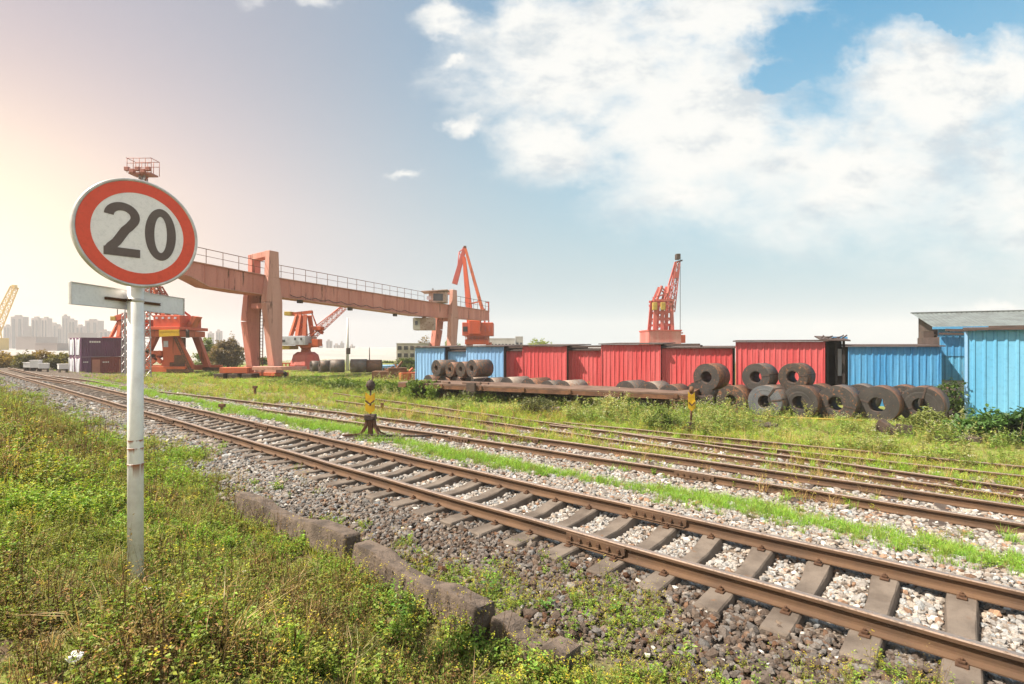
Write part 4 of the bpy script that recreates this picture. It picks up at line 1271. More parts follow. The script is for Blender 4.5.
for s_ in SH:
    shed(*s_[:5], s_[5], group='corrugated sheds in the row')

# timber beams lying over the gaps
for k, (xa, xb, y, lab) in enumerate([(441, 470, 348.0, 'dark beam across the top of the recessed blue shed'), (501, 528, 347.2, 'dark beam across the top of the narrow red shed'), (563, 606, 346.6, 'dark beam across the recessed red shed behind the wagon'), (655, 700, 345.0, 'dark sagging beam over the gap below the red tower crane')]):
    a, b = row_at(xa, .5), row_at(xb, .5)
    z = CAMZ + (HZ - y) / F * (a.y + b.y) / 2
    m = MB(); m.bar((a.x, a.y, z), (b.x, b.y, z + .02), .16, .13); m.bar((a.x + .1, a.y + .5, z - .2), (b.x, b.y + .5, z - .17), .12, .10)
    for q in (a, b): m.bar((q.x + BX * .7, q.y + BY * .7, YARD), (q.x + BX * .7, q.y + BY * .7, z), .12)
    tag(m.build('roof_beam', MT['roof_dark']), lab, 'beam', 'beams over the shed gaps')

# dark open bay between the tallest red and the deep blue shed
a, b = row_at(826, .35), row_at(845, .35); w = (b - a).length
zt_ = CAMZ + (HZ - 340.5) / F * a.y; h = zt_ - YARD
t = thing('open_bay', 'dark open bay of black boards and posts between the red and the deep blue shed', 'shed', (a.x, a.y, YARD), RZ)
for x in (.06, w * .55, w - .06): MB().bar((x, 0, 0), (x, 0, h), .11, .11).build('post', MT['black'], t)
MB().box((w / 2, 1.2, h / 2), (w, .05, h)).build('back_boards', MT['black'], t)
MB().box((w * .80, .5, h * .36), (w * .40, .05, h * .72)).build('side_boards', MT['roof_dark'], t)
MB().box((w * .72, .35, h * .66), (.26, .04, h * .42)).build('white_panel', MT['white'], t)
MB().prism([(-.25, -.35, h), (w + .2, -.35, h - .05), (w + .2, 3.4, h + .18), (-.25, 3.4, h + .24)], (0, 0, .07)).build('roof', MT['roof_dark'], t)
MB().bar((.0, -.1, h * .25), (w * .7, -.1, h * .05), .05).build('brace', MT['roof_dark'], t)
m = MB()
for k in range(7):
    x = -.2 + k * .16
    m.bar((x, .3 + .1 * (k % 3), h + .12), (x + random.uniform(.1, .4), .5, h + .14 + random.uniform(0, .16)), .05)
m.build('roof_junk', MT['roof_dark'], t)
MB().box((w * .95, 1.7, h + .12), (w * .8, .6, .18)).build('blue_tarp', MT['blue_sheet'], t)

# recessed blue wall on a concrete plinth, and the nearest shed at the right edge
a, b = row_at(940.5, 1.3), row_at(968, 1.3); w = (b - a).length
t = thing('storage_shed', 'narrow blue wall on a pale concrete plinth, between the deep blue and light blue sheds', 'shed', (a.x, a.y, YARD), RZ, 'corrugated sheds in the row')
hb = CAMZ + (HZ - 380) / F * a.y - YARD; ht = CAMZ + (HZ - 336.5) / F * a.y - YARD
MB().box((w / 2, .2, hb / 2), (w, .3, hb)).build('plinth', MT['pale_wall'], t)
m = MB(); corrugated(m, w, (ht - hb) * .55, z0=hb + .003, seed=3); m.box((w / 2, .1, hb + (ht - hb) / 2), (w, .1, ht - hb - .01)); m.build('lower_panel', MT['cyan_sheet'], t, fix=False)
m = MB(); corrugated(m, w, (ht - hb) * .45, z0=hb + (ht - hb) * .55, y=-.03, seed=4); m.build('upper_panel', MT['blue_sheet'], t, fix=False)
MB().box((w / 2, 2.2, ht / 2), (w, 4.0, ht - .04)).build('body', MT['tile_wall'], t)
MB().bar((-.1, -.2, ht + .14), (w + .3, -.2, ht + .10), .16, .10).bar((.2, .0, ht + .32), (w + .3, .0, ht + .28), .14, .12).build('roof', MT['roof_dark'], t)

dq = 21.6; ax_, ay_ = (965.5 - 512) / F * dq, dq
hq = CAMZ + 15.0 / F * dq - YARD
t = thing('storage_shed', 'light blue corrugated shed with rust stains, nearest one, at the right edge', 'shed', (ax_, ay_, YARD), R(-40), 'corrugated sheds in the row')
wq = 5.2
m = MB(); corrugated(m, wq, hq, pitch=.33, depth=.035, seed=9, wob=.004); m.box((wq / 2, .10, hq / 2), (wq, .12, hq - .01)); m.build('front_wall', MT['cyan_sheet'], t, fix=False)
for x in (.03, wq - .03): MB().box((x, 1.3, hq / 2), (.06, 2.2, hq)).build('side_wall', MT['cyan_sheet'], t)
MB().bar((.02, -.05, 0), (.02, -.05, hq), .09, .03).build('corner_trim', MT['blue_pale'], t)
MB().prism([(-.05, -.25, hq + .02), (wq + .1, -.25, hq + .02), (wq + .1, 2.3, hq + .12), (-.05, 2.3, hq + .12)], (0, 0, .09)).build('roof', MT['roof_dark'], t)
MB().box((wq / 2 + .3, -.13, hq + .15), (wq - .8, .16, .08)).build('roof_edge_boards', MT['tile_wall'], t)

# warehouse behind with a grey pitched roof
dq = 31.0; ax_, ay_ = (938.5 - 512) / F * dq, dq
t = thing('warehouse', 'long warehouse with a pale grey corrugated pitched roof behind the blue sheds', 'warehouse', (ax_, ay_, YARD), RZ)
he = CAMZ + (HZ - 326.5) / F * dq - YARD; wl = 15.0
dr = 4.4; hr = CAMZ + (HZ - 313.5) / F * (dq + BY * dr) - YARD
m = MB(); corrugated(m, wl, he, pitch=.3, seed=12); m.box((wl / 2, .1, he / 2), (wl, .1, he - .01)); m.build('front_wall', MT['blue_sheet'], t, fix=False)
m = MB()
m.prism([(.02, .2, 0), (.02, dr - .1, 0), (.02, dr - .1, hr - .15), (.02, .2, he - .1)], (.1, 0, 0)); m.build('gable_wall', MT['tile_wall'], t)
for k in range(6):
    MB().bar((-.03, .4, he * .55 + k * .28), (-.03, 3.6, he * .55 + k * .28), .09, .06).build('gable_slat', MT['roof_dark'], t)
MB().box((-.35, 1.0, he * .82), (.5, 1.0, 1.0)).build('brown_box', MT['tile_wall'], t)
roofm = MB()
n = int(wl / .25)
for sgn, (y0, z0, y1, z1) in ((0, (-.45, he - .06, dr, hr)),):
    V, Q = [], []
    for i in range(n * 2 + 1):
        x = -.35 + (wl + .5) * i / (n * 2); up = .035 if i % 2 else 0
        V += [(x, y0, z0 + up), (x, y1, z1 + up)]
        if i: Q.append((2 * i - 2, 2 * i, 2 * i + 1, 2 * i - 1))
    roofm.add(V, Q)
roofm.build('roof', MT['roof_grey'], t, fix=False)
MB().bar((-.4, dr, hr + .05), (wl + .2, dr, hr + .05), .3, .06).build('ridge_cap', MT['roof_grey'], t)
MB().box((wl / 2, dr - .1, hr / 2), (wl, .12, hr - .1)).build('back_wall', MT['tile_wall'], t)
MB().bar((-.4, -.47, he - .10), (wl, -.47, he - .10), .06, .14).build('fascia', MT['blue_sheet'], t)


# ================================================================ steel coils
AXIS = R(47)            # the coils' axes point away and to the right
RZC = -AXIS


def coil_mesh(r, ri, w, face, side, seed=0, strap=0):
    rr = random.Random(seed)
    prof, mis = [], []
    # outer skin with slightly uneven edges (telescoped turns)
    e = lambda: rr.uniform(0, .007)
    k = 7
    fr = [(ri + (r - ri) * i / k, -w / 2 - (e() if 0 < i < k else 0)) for i in range(k + 1)]
    bk = [(ri + (r - ri) * i / k, w / 2 + (e() if 0 < i < k else 0)) for i in range(k + 1)][::-1]
    prof = fr + bk
    mis = [0] * k + [1] + [0] * k + [2]
    m = MB(); m.lathe(prof, n=44, axis='Y', closed=True, mis=mis, smooth=False)
    for i, mi in enumerate(m.m):
        if mi in (1, 2): m.s[i] = True
    return m


COIL_G = 'steel coils in the yard'
_ck = {}


def coil(px, py, depth, r, w, face, side, label, straps=0, group=COIL_G, ri=.40, rzadd=0.0, zc=None):
    c = at(px, py, depth)
    if zc is not None: c.z = zc
    t = thing('steel_coil', label, 'steel coil', (c.x, c.y, c.z), RZC + rzadd, group)
    seed = int(px * 7) % 9973
    b = coil_mesh(r, r * ri, w, face, side, seed).build('winding', [MT[face], MT[side], MT['dark']], t)
    b.location = (0, w / 2, 0)
    b.rotation_euler = (0, (seed % 360) * .0174, 0)
    if straps:
        rr = random.Random(seed + 5)
        for k in range(straps):
            a = rr.uniform(0, 6.28) if k else rr.choice((2.9, 3.5, .2))
            m = MB(); ca, sa = math.cos(a), math.sin(a)
            m.bar((r * ri * ca, -.018, r * ri * sa), (r * ca, -.018, r * sa), .06, .012, up=(0, 1, 0))
            m.bar((r * 1.004 * ca, -.03, r * 1.004 * sa), (r * 1.004 * ca, w + .03, r * 1.004 * sa), .05, .012, up=(ca, 0, sa))
            m.build('steel_strap', MT['dark'], t)
    return t


# front row, left to right; then the row behind, then the three on top
def cz(r): return YARD - .03 + r


for (px, d, r, w, face, side, lab, st) in [
    (669, 25.1, .62, 1.1, 'coil_face_dark', 'coil_side', 'dark coil at the end of the flat wagon, half hidden by the worn yellow indicator', 1),
    (730.5, 23.4, .655, 1.15, 'coil_face_rust', 'coil_side', 'brown faced coil with a rust red top, just left of the blue grey one', 1),
    (764.5, 22.3, .705, 1.10, 'coil_face_grey', 'coil_side_grey', 'blue grey coil, the only bluish one in the lower row', 3),
    (799, 21.9, .715, 1.10, 'coil_face_dark', 'coil_side', 'dark coil with a rusty top, directly right of the blue grey coil', 0),
    (835.5, 21.4, .73, 1.15, 'coil_face_dark', 'coil_side_grey', 'dark coil with a long strap across its face, below the open black bay', 2),
    (877, 20.9, .74, 1.15, 'coil_face_dark', 'coil_side', 'dark coil with a rust orange back, in front of the deep blue shed', 2),
    (920.5, 20.6, .74, 1.35, 'coil_face_dark', 'coil_side', 'dark coil at the right end of the lower row, behind tall weeds', 2),
]:
    coil(px, 400, d, r, w, face, side, lab, st, zc=cz(r))
for (px, d, r, w, side, lab) in [
    (697, 26.3, .64, 1.1, 'coil_side_grey', 'dark coil behind the worn yellow indicator, left of the brown faced coil'),
    (716, 26.6, .58, 1.1, 'coil_side', 'rusty coil peeping out behind the brown faced coil'),
    (778, 24.6, .64, 1.1, 'coil_side', 'rusty coil behind the blue grey coil, only its top showing'),
    (815, 24.2, .66, 1.1, 'coil_side', 'rust topped coil in the back row below the upper right coil'),
    (858, 23.6, .68, 1.1, 'coil_side_grey', 'grey topped coil in the back row behind the strapped dark coil'),
    (901, 23.0, .68, 1.1, 'coil_side', 'dark rusty coil in the back row, before the deep blue shed'),
    (941, 22.6, .66, 1.1, 'coil_side', 'dark brown coil in the back row, nearest the light blue shed'),
]:
    coil(px, 400, d, r, w, 'coil_face_dark', side, lab, 0, zc=cz(r))
for (px, py, d, r, w, face, side, lab) in [
    (706, 377.2, 24.4, .635, 1.15, 'coil_face_dark', 'coil_side', 'upper coil lying alone at the left of the heap'),
    (755.5, 377.0, 23.2, .60, 1.05, 'coil_face_dark', 'coil_side_grey', 'dark upper coil, left one of the touching pair on top of the heap'),
    (792.5, 377.0, 22.7, .60, 1.05, 'coil_face_rust', 'coil_side', 'brownish upper coil, right one of the touching pair on top of the heap'),
]:
    coil(px, py, d, r, w, face, side, lab, 1, ri=.43)

# heap behind the flat wagon
for (px, py, d, r, w, face, side, lab) in [
    (436, 368.2, 33.5, .53, 1.35, 'coil_face_dark', 'coil_side_grey', 'leftmost coil on top of the heap before the pale blue sheds'),
    (449.5, 369.6, 32.9, .48, .9, 'coil_face_rust', 'coil_side', 'small brown coil, second from the left on top of the far heap'),
    (460.5, 369.4, 32.2, .48, 1.0, 'coil_face_rust', 'coil_side', 'small brown coil, third from the left on top of the far heap'),
    (471.5, 368.6, 31.2, .53, 1.3, 'coil_face_dark', 'coil_side_grey', 'rightmost coil on top of the heap before the pale blue shed'),
]:
    coil(px, py, d, r, w, face, side, lab, 0, ri=.36)
for (px, d, r, w, side, lab) in [
    (428, 34.2, .60, 1.2, 'coil_side', 'rusty lower coil under the leftmost top coil, behind the wagon'),
    (443, 33.4, .60, 1.2, 'coil_side', 'rusty lower coil between the two left top coils, behind the wagon'),
    (456, 32.7, .60, 1.2, 'coil_side', 'rusty lower coil below the two small brown coils'),
    (470, 32.0, .62, 1.2, 'coil_pale', 'pale lower coil under the rightmost top coil of the far heap'),
    (489, 31.2, .60, 1.0, 'coil_pale', 'pale coil behind the wagon, right of the four top coils'),
    (506.5, 30.4, .64, 1.6, 'coil_pale', 'grey domed coil behind the wagon, in front of the narrow red shed'),
    (528, 29.4, .64, 1.5, 'coil_side', 'rust brown coil behind the wagon, in front of the second red shed'),
    (547, 28.6, .60, 1.0, 'coil_side_grey', 'smaller grey coil behind the wagon, right of the rust brown one'),
    (563, 28.0, .62, 1.5, 'coil_pale', 'long pale coil behind the wagon, before the recessed red shed'),
    (625, 26.6, .66, 1.4, 'coil_side_grey', 'grey coil behind the right part of the wagon, below the broad red shed'),
    (648, 25.9, .66, 1.3, 'coil_pale', 'pale topped coil behind the very right end of the wagon'),
]:
    coil(px, 390, d, r, w, 'coil_face_dark', side, lab, 0, zc=cz(r))
# far away coils under the small crane
for (px, d, r, w, rz, face, lab) in [
    (311, 59, .62, .9, -.1, 'coil_side_grey', 'dark coil next to the foot of the small crane with the white cabin'),
    (319.5, 58, .66, 1.1, -.15, 'coil_side_grey', 'dark brown coil in the distance, second one from the white cabined crane'),
    (330, 57, .72, 1.5, -.35, 'coil_side_grey', 'dark coil with a bright rim in the distance, third from the white cabined crane'),
    (351, 57, .74, 1.7, -.62, 'coil_side_grey', 'dark half of a long pair of big coils below the thin pale pole'),
    (366, 57.3, .70, 1.7, -.62, 'coil_side', 'rust orange half of a long pair of big coils below the thin pale pole'),
]:
    coil(px, 368, d, r, w, 'coil_face_dark', face, lab, 0, zc=YARD + r + .15, rzadd=rz, group='coils far off below the small crane')


# ================================================================ flat wagon
ZD = .42


def wagon():
    d = lambda px, py: F * (CAMZ - ZD) / (py - HZ)
    da, db = d(398, 382.0), d(690, 393.6)
    A = Vector(((398 - 512) / F * da, da)); Bp = Vector(((690 - 512) / F * db, db))
    w = (Bp - A).length; rz = math.atan2(Bp.y - A.y, Bp.x - A.x)
    t = thing('flat_wagon', 'long low rusty flat wagon standing in the weeds before the red sheds', 'rail wagon', (A.x, A.y, YARD), rz)
    z = ZD - YARD
    MB().box((w / 2, 1.25, z - .05), (w, 2.5, .10)).build('deck', MT['rust_deck'], t, bevel=.01)
    for y in (.02, 2.48):
        m = MB(); m.box((w / 2, y - .0, z - .19), (w - .05, .10, .17)); m.box((w / 2, y, z - .275), (w - .05, .18, .025)); m.build('side_sill', MT['rusty'], t)
    for k in range(7):
        x = .6 + k * (w - 1.2) / 6
        MB().box((x, -.075, z - .14), (.16, .08, .22)).build('stake_pocket', MT['rusty'], t, bevel=.01)
    MB().box((w * .31, -.10, z - .12), (.55, .16, .50)).build('brake_box', MT['dark'], t, bevel=.02)
    MB().box((w / 2, 1.25, z - .34), (w - 1.5, .5, .26)).build('centre_sill', MT['dark'], t)
    for xb in (1.9, w - 1.9):
        bg = MB(); bg.box((xb, .45, z - .50), (2.2, .12, .16)).box((xb, 2.05, z - .50), (2.2, .12, .16)).box((xb, 1.25, z - .46), (.3, 1.7, .2))
        bo = bg.build('bogie', MT['dark'], t)
        for xo in (-.85, .85):
            for y in (.55, 1.95):
                m = MB(); m.lathe([(.06, -.06), (.34, -.06), (.42, -.05), (.42, .05), (.38, .06), (.06, .06)], n=28, axis='Y', c=(xb + xo, y, .42)); m.build('wheel', MT['rusty'], bo)
    m = MB()
    for x in (w - .25, w - .75): m.bar((x, -.06, z - .2), (x, -.06, .18), .05)
    for k in range(3): m.bar((w - .78, -.06, .25 + k * .18), (w - .22, -.06, .25 + k * .18), .045)
    m.build('step_ladder', MT['rusty'], t)
    MB().box((w + .04, 1.25, z - .14), (.10, 2.5, .34)).build('end_sill', MT['rusty'], t, bevel=.01)
    MB().box((w + .35, 1.25, z - .30), (.6, .2, .22)).box((w + .72, 1.25, z - .30), (.22, .34, .32)).build('coupler', MT['dark'], t, bevel=.02)
    rr = random.Random(4)
    m = MB()
    for k in range(9): # scraps of packing wood lying on the deck stay with it
        x = rr.uniform(.6, w * .35); m.box((x, rr.uniform(.2, .9), z + .05), (rr.uniform(.3, .8), .16, .10), rz=rr.uniform(-.4, .4))
    m.build('packing_timber', MT['rust_deck'], t)
    # track under it
    for y in (.53, 1.97):
        pass


wagon()

# ================================================================ odds and ends on the ground
for k, (xa, ya, xb, yb, mt, lab) in enumerate([(716, 414.5, 868, 421, 'yellow_dull', 'long dull yellow pipe lying in the grass along the coil row'), (500, 408, 560, 412, 'rusty', 'rusty pipe lying in the weeds before the flat wagon')]):
    a, b = on_ground(xa, ya, .07), on_ground(xb, yb, .07)
    tag(MB().tube(a, b, .04, n=10).build('pipe', MT[mt]), lab, 'pipe')
rr = random.Random(8)
for k, (px, py, sx, sy, sz, rz, tx, mt, lab) in enumerate([
    (886, 434, .26, .62, .44, .5, .55, 'dark', 'black slab leaning to the left, in the grass below the right coils'),
    (904, 435, .42, .28, .40, -.3, -.12, 'dark', 'blocky black chunk beside the leaning black slab'),
    (766, 427, .75, .45, .14, .3, .06, 'wood_dark', 'flat dark slab in the grass below the blue grey coil'),
    (758, 424, .4, .3, .16, -.4, .15, 'wood_dark', 'small dark block left of the flat slab below the blue grey coil'),
    (668, 425, .7, .45, .22, -.2, .1, 'old_concrete', 'grey stone block in the weeds left of the worn yellow indicator'),
    (548, 410, 1.3, .6, .14, -.3, .04, 'old_concrete', 'flat grey slab in the weeds before the flat wagon'),
    (962, 437, 1.2, .5, .12, -.25, .05, 'rusty', 'rust orange steel plate lying left of the dark green shrub'),
    (958, 442, 1.1, .4, .2, -.25, .02, 'wood_dark', 'dark timber block under the rust orange plate'),
]):
    g = on_ground(px, py)
    m = MB(); m.box((0, 0, 0), (sx, sy, sz))
    o = m.build('slab' if sz < .3 else 'block', MT[mt], bevel=.03)
    o.location = (g.x, g.y, g.z + sz * .38); o.rotation_euler = (tx, rr.uniform(-.1, .1), rz)
    tag(o, lab, 'slab' if sz < .3 else 'block')
for k, (px, py, lab) in enumerate([(78, 465, 'crumpled white paper in the grass left of the sign post'), (146, 607, 'small grey white scrap just below the foot of the sign post'), (244, 583, 'tiny white scrap in the weeds right of the sign post'), (75, 678, 'white scrap at the bottom left in the weeds')]):
    import bmesh
    bm = bmesh.new(); bmesh.ops.create_icosphere(bm, subdivisions=2, radius=.035 if k else .05)
    r2 = random.Random(k)
    for v_ in bm.verts: v_.co *= r2.uniform(.6, 1.25); v_.co.z *= .7
    me = bpy.data.meshes.new('paper_scrap'); bm.to_mesh(me); bm.free(); me.materials.append(MT['paper'])
    o = bpy.data.objects.new('paper_scrap', me); COL.objects.link(o); g = on_ground(px, py); o.location = (g.x, g.y, g.z + .10)
    tag(o, lab, 'litter')
# ================================================================ gantry crane
def lattice(mb, a, b, w0, w1, n=8, th=.10, up=(0, 1, 0), mi=0, h0=None, h1=None, thin=.6):
    """four chords with zigzag bracing"""
    a, b = Vector(a), Vector(b); d = (b - a).normalized(); U = Vector(up)
    s = d.cross(U).normalized(); U = s.cross(d).normalized()
    h0 = h0 or w0; h1 = h1 or w1
    def c(k, i):
        f = k / n; p = a + (b - a) * f; w = w0 + (w1 - w0) * f; h = h0 + (h1 - h0) * f
        sx, sy = ((-1, -1), (1, -1), (1, 1), (-1, 1))[i]
        return p + s * sx * w / 2 + U * sy * h / 2
    for i in range(4): mb.bar(c(0, i), c(n, i), th, th, mi=mi)
    for k in range(n):
        for i in range(4):
            j = (i + 1) % 4
            p, q = (c(k, i), c(k + 1, j)) if k % 2 else (c(k, j), c(k + 1, i))
            mb.bar(p, q, th * thin, th * thin, mi=mi)
            mb.bar(c(k + 1, i), c(k + 1, j), th * thin, th * thin, mi=mi)
    return mb


def build_gantry():
    zA, zB = 43.0, 92.0
    def dep(px):
        f = (px - 195) / (489 - 195)
        return 1 / ((1 - f) / zA + f / zB)
    D0 = dep(268)
    base = at(262, 346, D0); base.z = float(zg(base.x, base.y))
    t = thing('gantry_crane', 'huge faded pink red gantry crane with a long girder and two pairs of legs', 'gantry crane', base)
    P = lambda px, py: at(px, py, dep(px)) - base
    b = (P(489, 311) - P(195, 311)); b.z = 0; b.normalize()
    away = Vector((-b.y, b.x, 0))
    poly = [P(187.5, 260.8), P(277, 278), P(422, 300.9), P(489, 311.2), P(489, 320.5), P(430, 316.6), P(419, 315.8), P(278, 296.6), P(243, 292.3), P(209, 286.6), P(187.5, 275.2)]
    m = MB(); m.prism(poly, away * 1.75); g = m.build('girder', MT['gantry'], t)
    # flange lips and web stiffeners
    m = MB()
    for (p, q) in ((poly[0], poly[1]), (poly[1], poly[2]), (poly[2], poly[3])):
        m.bar(p - away * .06 + Vector((0, 0, .02)), q - away * .06 + Vector((0, 0, .02)), .22, .07)
    for (p, q) in ((poly[4], poly[6]), (poly[6], poly[7]), (poly[7], poly[9]), (poly[9], poly[10])):
        m.bar(p - away * .05, q - away * .05, .16, .06)
    m.build('flange', MT['gantry_pale'], g)
    for px in range(205, 489, 12):
        f = lambda xs, ys, x: np.interp(x, xs, ys)
        yt = f([187.5, 277, 422, 489], [260.8, 278, 300.9, 311.2], px); yb = f([187.5, 209, 243, 278, 419, 489], [275.2, 286.6, 292.3, 296.6, 315.8, 320.5], px)
        MB().bar(P(px, yt) - away * .025, P(px, yb) - away * .025, .05, .05).build('stiffener', MT['gantry'], g)
    # end piece
    e = P(187.5, 268)
    MB().box(e + Vector((0, 0, .2)) - b * .35 + away * .8, (.5, .5, .8)).build('end_buffer', MT['gantry_cab'], t)
    # walkway rail
    def topy(px): return np.interp(px, [187.5, 277, 422, 489], [260.8, 278, 300.9, 311.2])
    pr = None
    xs = []
    L_ = (P(489, 311) - P(190, 261)).length
    rail = MB(); posts = []
    p0, p1 = P(188, topy(188)), P(424, topy(424))
    N = 22
    for k in range(N + 1):
        p = p0 + (p1 - p0) * k / N; p = p - away * .02 + Vector((0, 0, .04))
        # follow the girder's true top
        px = 512 + F * (p.x + base.x) / (p.y + base.y); p.z = P(px, topy(px)).z + .04
        q = p + Vector((0, 0, 1.25))
        rail.tube(p, q, .028, n=5)
        if pr: rail.tube(pr, q, .032, n=5); rail.tube(pr - Vector((0, 0, .6)), q - Vector((0, 0, .6)), .022, n=5)
        pr = q
    rail.build('handrail', MT['rusty'], t)
    rail = MB(); pr = None
    for k in range(9):
        p = P(456, topy(456)) + (P(489, topy(489)) - P(456, topy(456))) * k / 8 - away * .02; q = p + Vector((0, 0, 1.6))
        rail.tube(p, q, .035, n=5)
        if pr: rail.tube(pr, q, .04, n=5); rail.tube(pr - Vector((0, 0, .8)), q - Vector((0, 0, .8)), .03, n=5)
        pr = q
    rail.build('handrail', MT['rusty'], t)

    # legs of the near pair (left) and of the far pair (right)
    def legs(pxb, pyb, pxt, spread, topspan, arch, hs, big):
        D = dep(pxt)
        foot = at(pxb, pyb, dep(pxb)) - base
        topn = P(pxt, np.interp(pxt, [278, 489], [296.6, 320.5]) - 6) - away * .32
        m = MB(); m.bar(foot - away * .35, topn - Vector((0, 0, 1.15)), .95 * big, .85 * big, w2=1.95 * big, h2=.62, up=away)
        m.build('leg', MT['gantry_pale'], t, bevel=.03)
        ft = P(pxt, arch)
        m = MB(); m.bar(topn - Vector((0, 0, 1.15)), topn + Vector((0, 0, 1.2)), 1.95 * big, .62, w2=1.25 * big, h2=.60, up=away)
        m.bar(topn + Vector((0, 0, 1.2)), ft - away * .32, 1.25 * big, .60, w2=1.05 * big, h2=.60, up=away)
        m.build('portal_post', MT['gantry_pale'], t, bevel=.03)
        far_t = topn + away * (1.75 + .62)
        far_f = foot + away * spread
        zt = far_t.z - 1.9
        k = Vector((far_t.x, far_t.y, zt))
        m = MB(); m.bar(far_f, Vector((far_t.x, far_t.y, zt - 1.0)) + away * .5, .95 * big, .85 * big, w2=1.6 * big, h2=.8, up=away)
        m.bar(Vector((far_t.x, far_t.y, zt - 1.0)) + away * .5, far_t + away * .12, 1.6 * big, .8, w2=1.7 * big, h2=.6, up=away)
        m.build('leg', MT['gantry'], t, bevel=.03)
        top_far = far_t.copy(); top_far.z = ft.z - .25
        m = MB(); m.bar(far_t, top_far, 1.0 * big, .55, up=away); m.build('portal_post', MT['gantry'], t, bevel=.03)
        a1 = ft - away * .32 - Vector((0, 0, .28)); b1 = top_far - Vector((0, 0, .25))
        m = MB(); m.bar(a1, b1, 1.0 * big, .55); m.build('portal_beam', MT['gantry_pale'], t, bevel=.03)
        m = MB(); m.bar(topn - Vector((0, 0, 1.45)) + away * .3, far_t - Vector((0, 0, 1.45)), .8, .5); m.build('cross_beam', MT['gantry'], t)
        # truck at the foot
        sill = MB(); sill.bar(foot - away * 1.0 + Vector((0, 0, -.3)), far_f + away * .8 + Vector((0, 0, -.3)), .9, .65)
        sill.build('sill_beam', MT['gantry_pale'], t, bevel=.03)
        for f_ in (foot, far_f):
            bg = MB(); bg.box((f_.x, f_.y, f_.z - .72), (1.0, 3.2, .34), M=Matrix.Rotation(math.atan2(away.y, away.x) + math.pi / 2, 3, 'Z'))
            bo = bg.build('wheel_truck', MT['orange'], t, bevel=.03)
            for s in (-1.1, -.4, .4, 1.1):
                c = f_ + away * s
                MB().tube(Vector((c.x, c.y, .30)) - b * .16 - away * .35, Vector((c.x, c.y, .30)) + b * .16 - away * .35, .30, n=18).build('wheel', MT['dark'], bo)
        return foot, far_f

    fa, fb = legs(272.5, 366.5, 269.5, 2.6, 1.8, 251.5, 1, 1.0)
    legs(448, 372, 451.5, 3.0, 1.8, 290, 1, 1.15)
    # motor box and chequered beam beside the left foot
    bx = at(237, 369, dep(262)) - base
    MB().box((bx.x, bx.y, .75), (2.6, 1.3, .52)).build('drive_box', MT['orange'], t, bevel=.03)
    MB().box((bx.x + 4.2, bx.y - .4, .95), (4.6, 1.2, .30)).build('drive_platform', MT['gantry_pale'], t, bevel=.02)
    for k in range(3): MB().box((bx.x - 1.2 + k * 1.3, bx.y - .2, .22), (.9, 1.6, .45)).build('truck_wheel_guard', MT['dark'], t, bevel=.03)
    # cabin house on top and operator's cab below
    D = dep(441)
    c = at(440.5, 297.5, D) - base + away * .6
    s = D / F
    m = MB(); m.box((c.x + .2, c.y, c.z), (17 * s, 2.4, 10.5 * s)); hs = m.build('machine_house', MT['gantry_cab'], t, bevel=.03)
    MB().box((c.x + 2.2 * s, c.y - 1.21, c.z - .3 * s), (9.5 * s, .06, 7.0 * s)).build('window', MT['glass'], hs)
    MB().box((c.x - 7 * s, c.y - 1.22, c.z - 1 * s), (4 * s, .05, 3.5 * s)).build('window', MT['cabin_white'], hs)
    MB().prism([(c.x - 14 * s, c.y - 1.9, c.z + 4.6 * s), (c.x + 12 * s, c.y - 1.9, c.z + 6.2 * s), (c.x + 12 * s, c.y - 1.9, c.z + 7.0 * s), (c.x - 14 * s, c.y - 1.9, c.z + 5.4 * s)], (0, 3.4, 0)).build('roof', MT['gantry_cab'], hs)
    MB().tube((c.x - 3 * s, c.y, c.z + 6 * s), (c.x - 5 * s, c.y, c.z + 9 * s), .06, n=5).tube((c.x - 5 * s, c.y, c.z + 9 * s), (c.x - 3 * s, c.y, c.z + 8.5 * s), .05, n=5).build('aerial', MT['dark'], hs)
    D = dep(430)
    c = at(430, 324, D) - base + away * 1.0; s = D / F
    m = MB(); m.box((c.x + .1, c.y, c.z), (20 * s, 2.0, 12.4 * s)); cab = m.build('operator_cab', MT['gantry_cab'], t, bevel=.03)
    MB().box((c.x - 6.5 * s, c.y - 1.02, c.z + 1.0 * s), (2.6 * s, .06, 4.0 * s)).build('window', MT['glass'], cab)
    MB().box((c.x - 6.5 * s, c.y - 1.01, c.z), (7 * s, .04, 11.5 * s)).build('pale_panel', MT['pale_wall'], cab)
    MB().bar((c.x, c.y, c.z + 6 * s), (c.x, c.y, c.z + 9 * s), .5).build('hanger', MT['gantry'], cab)


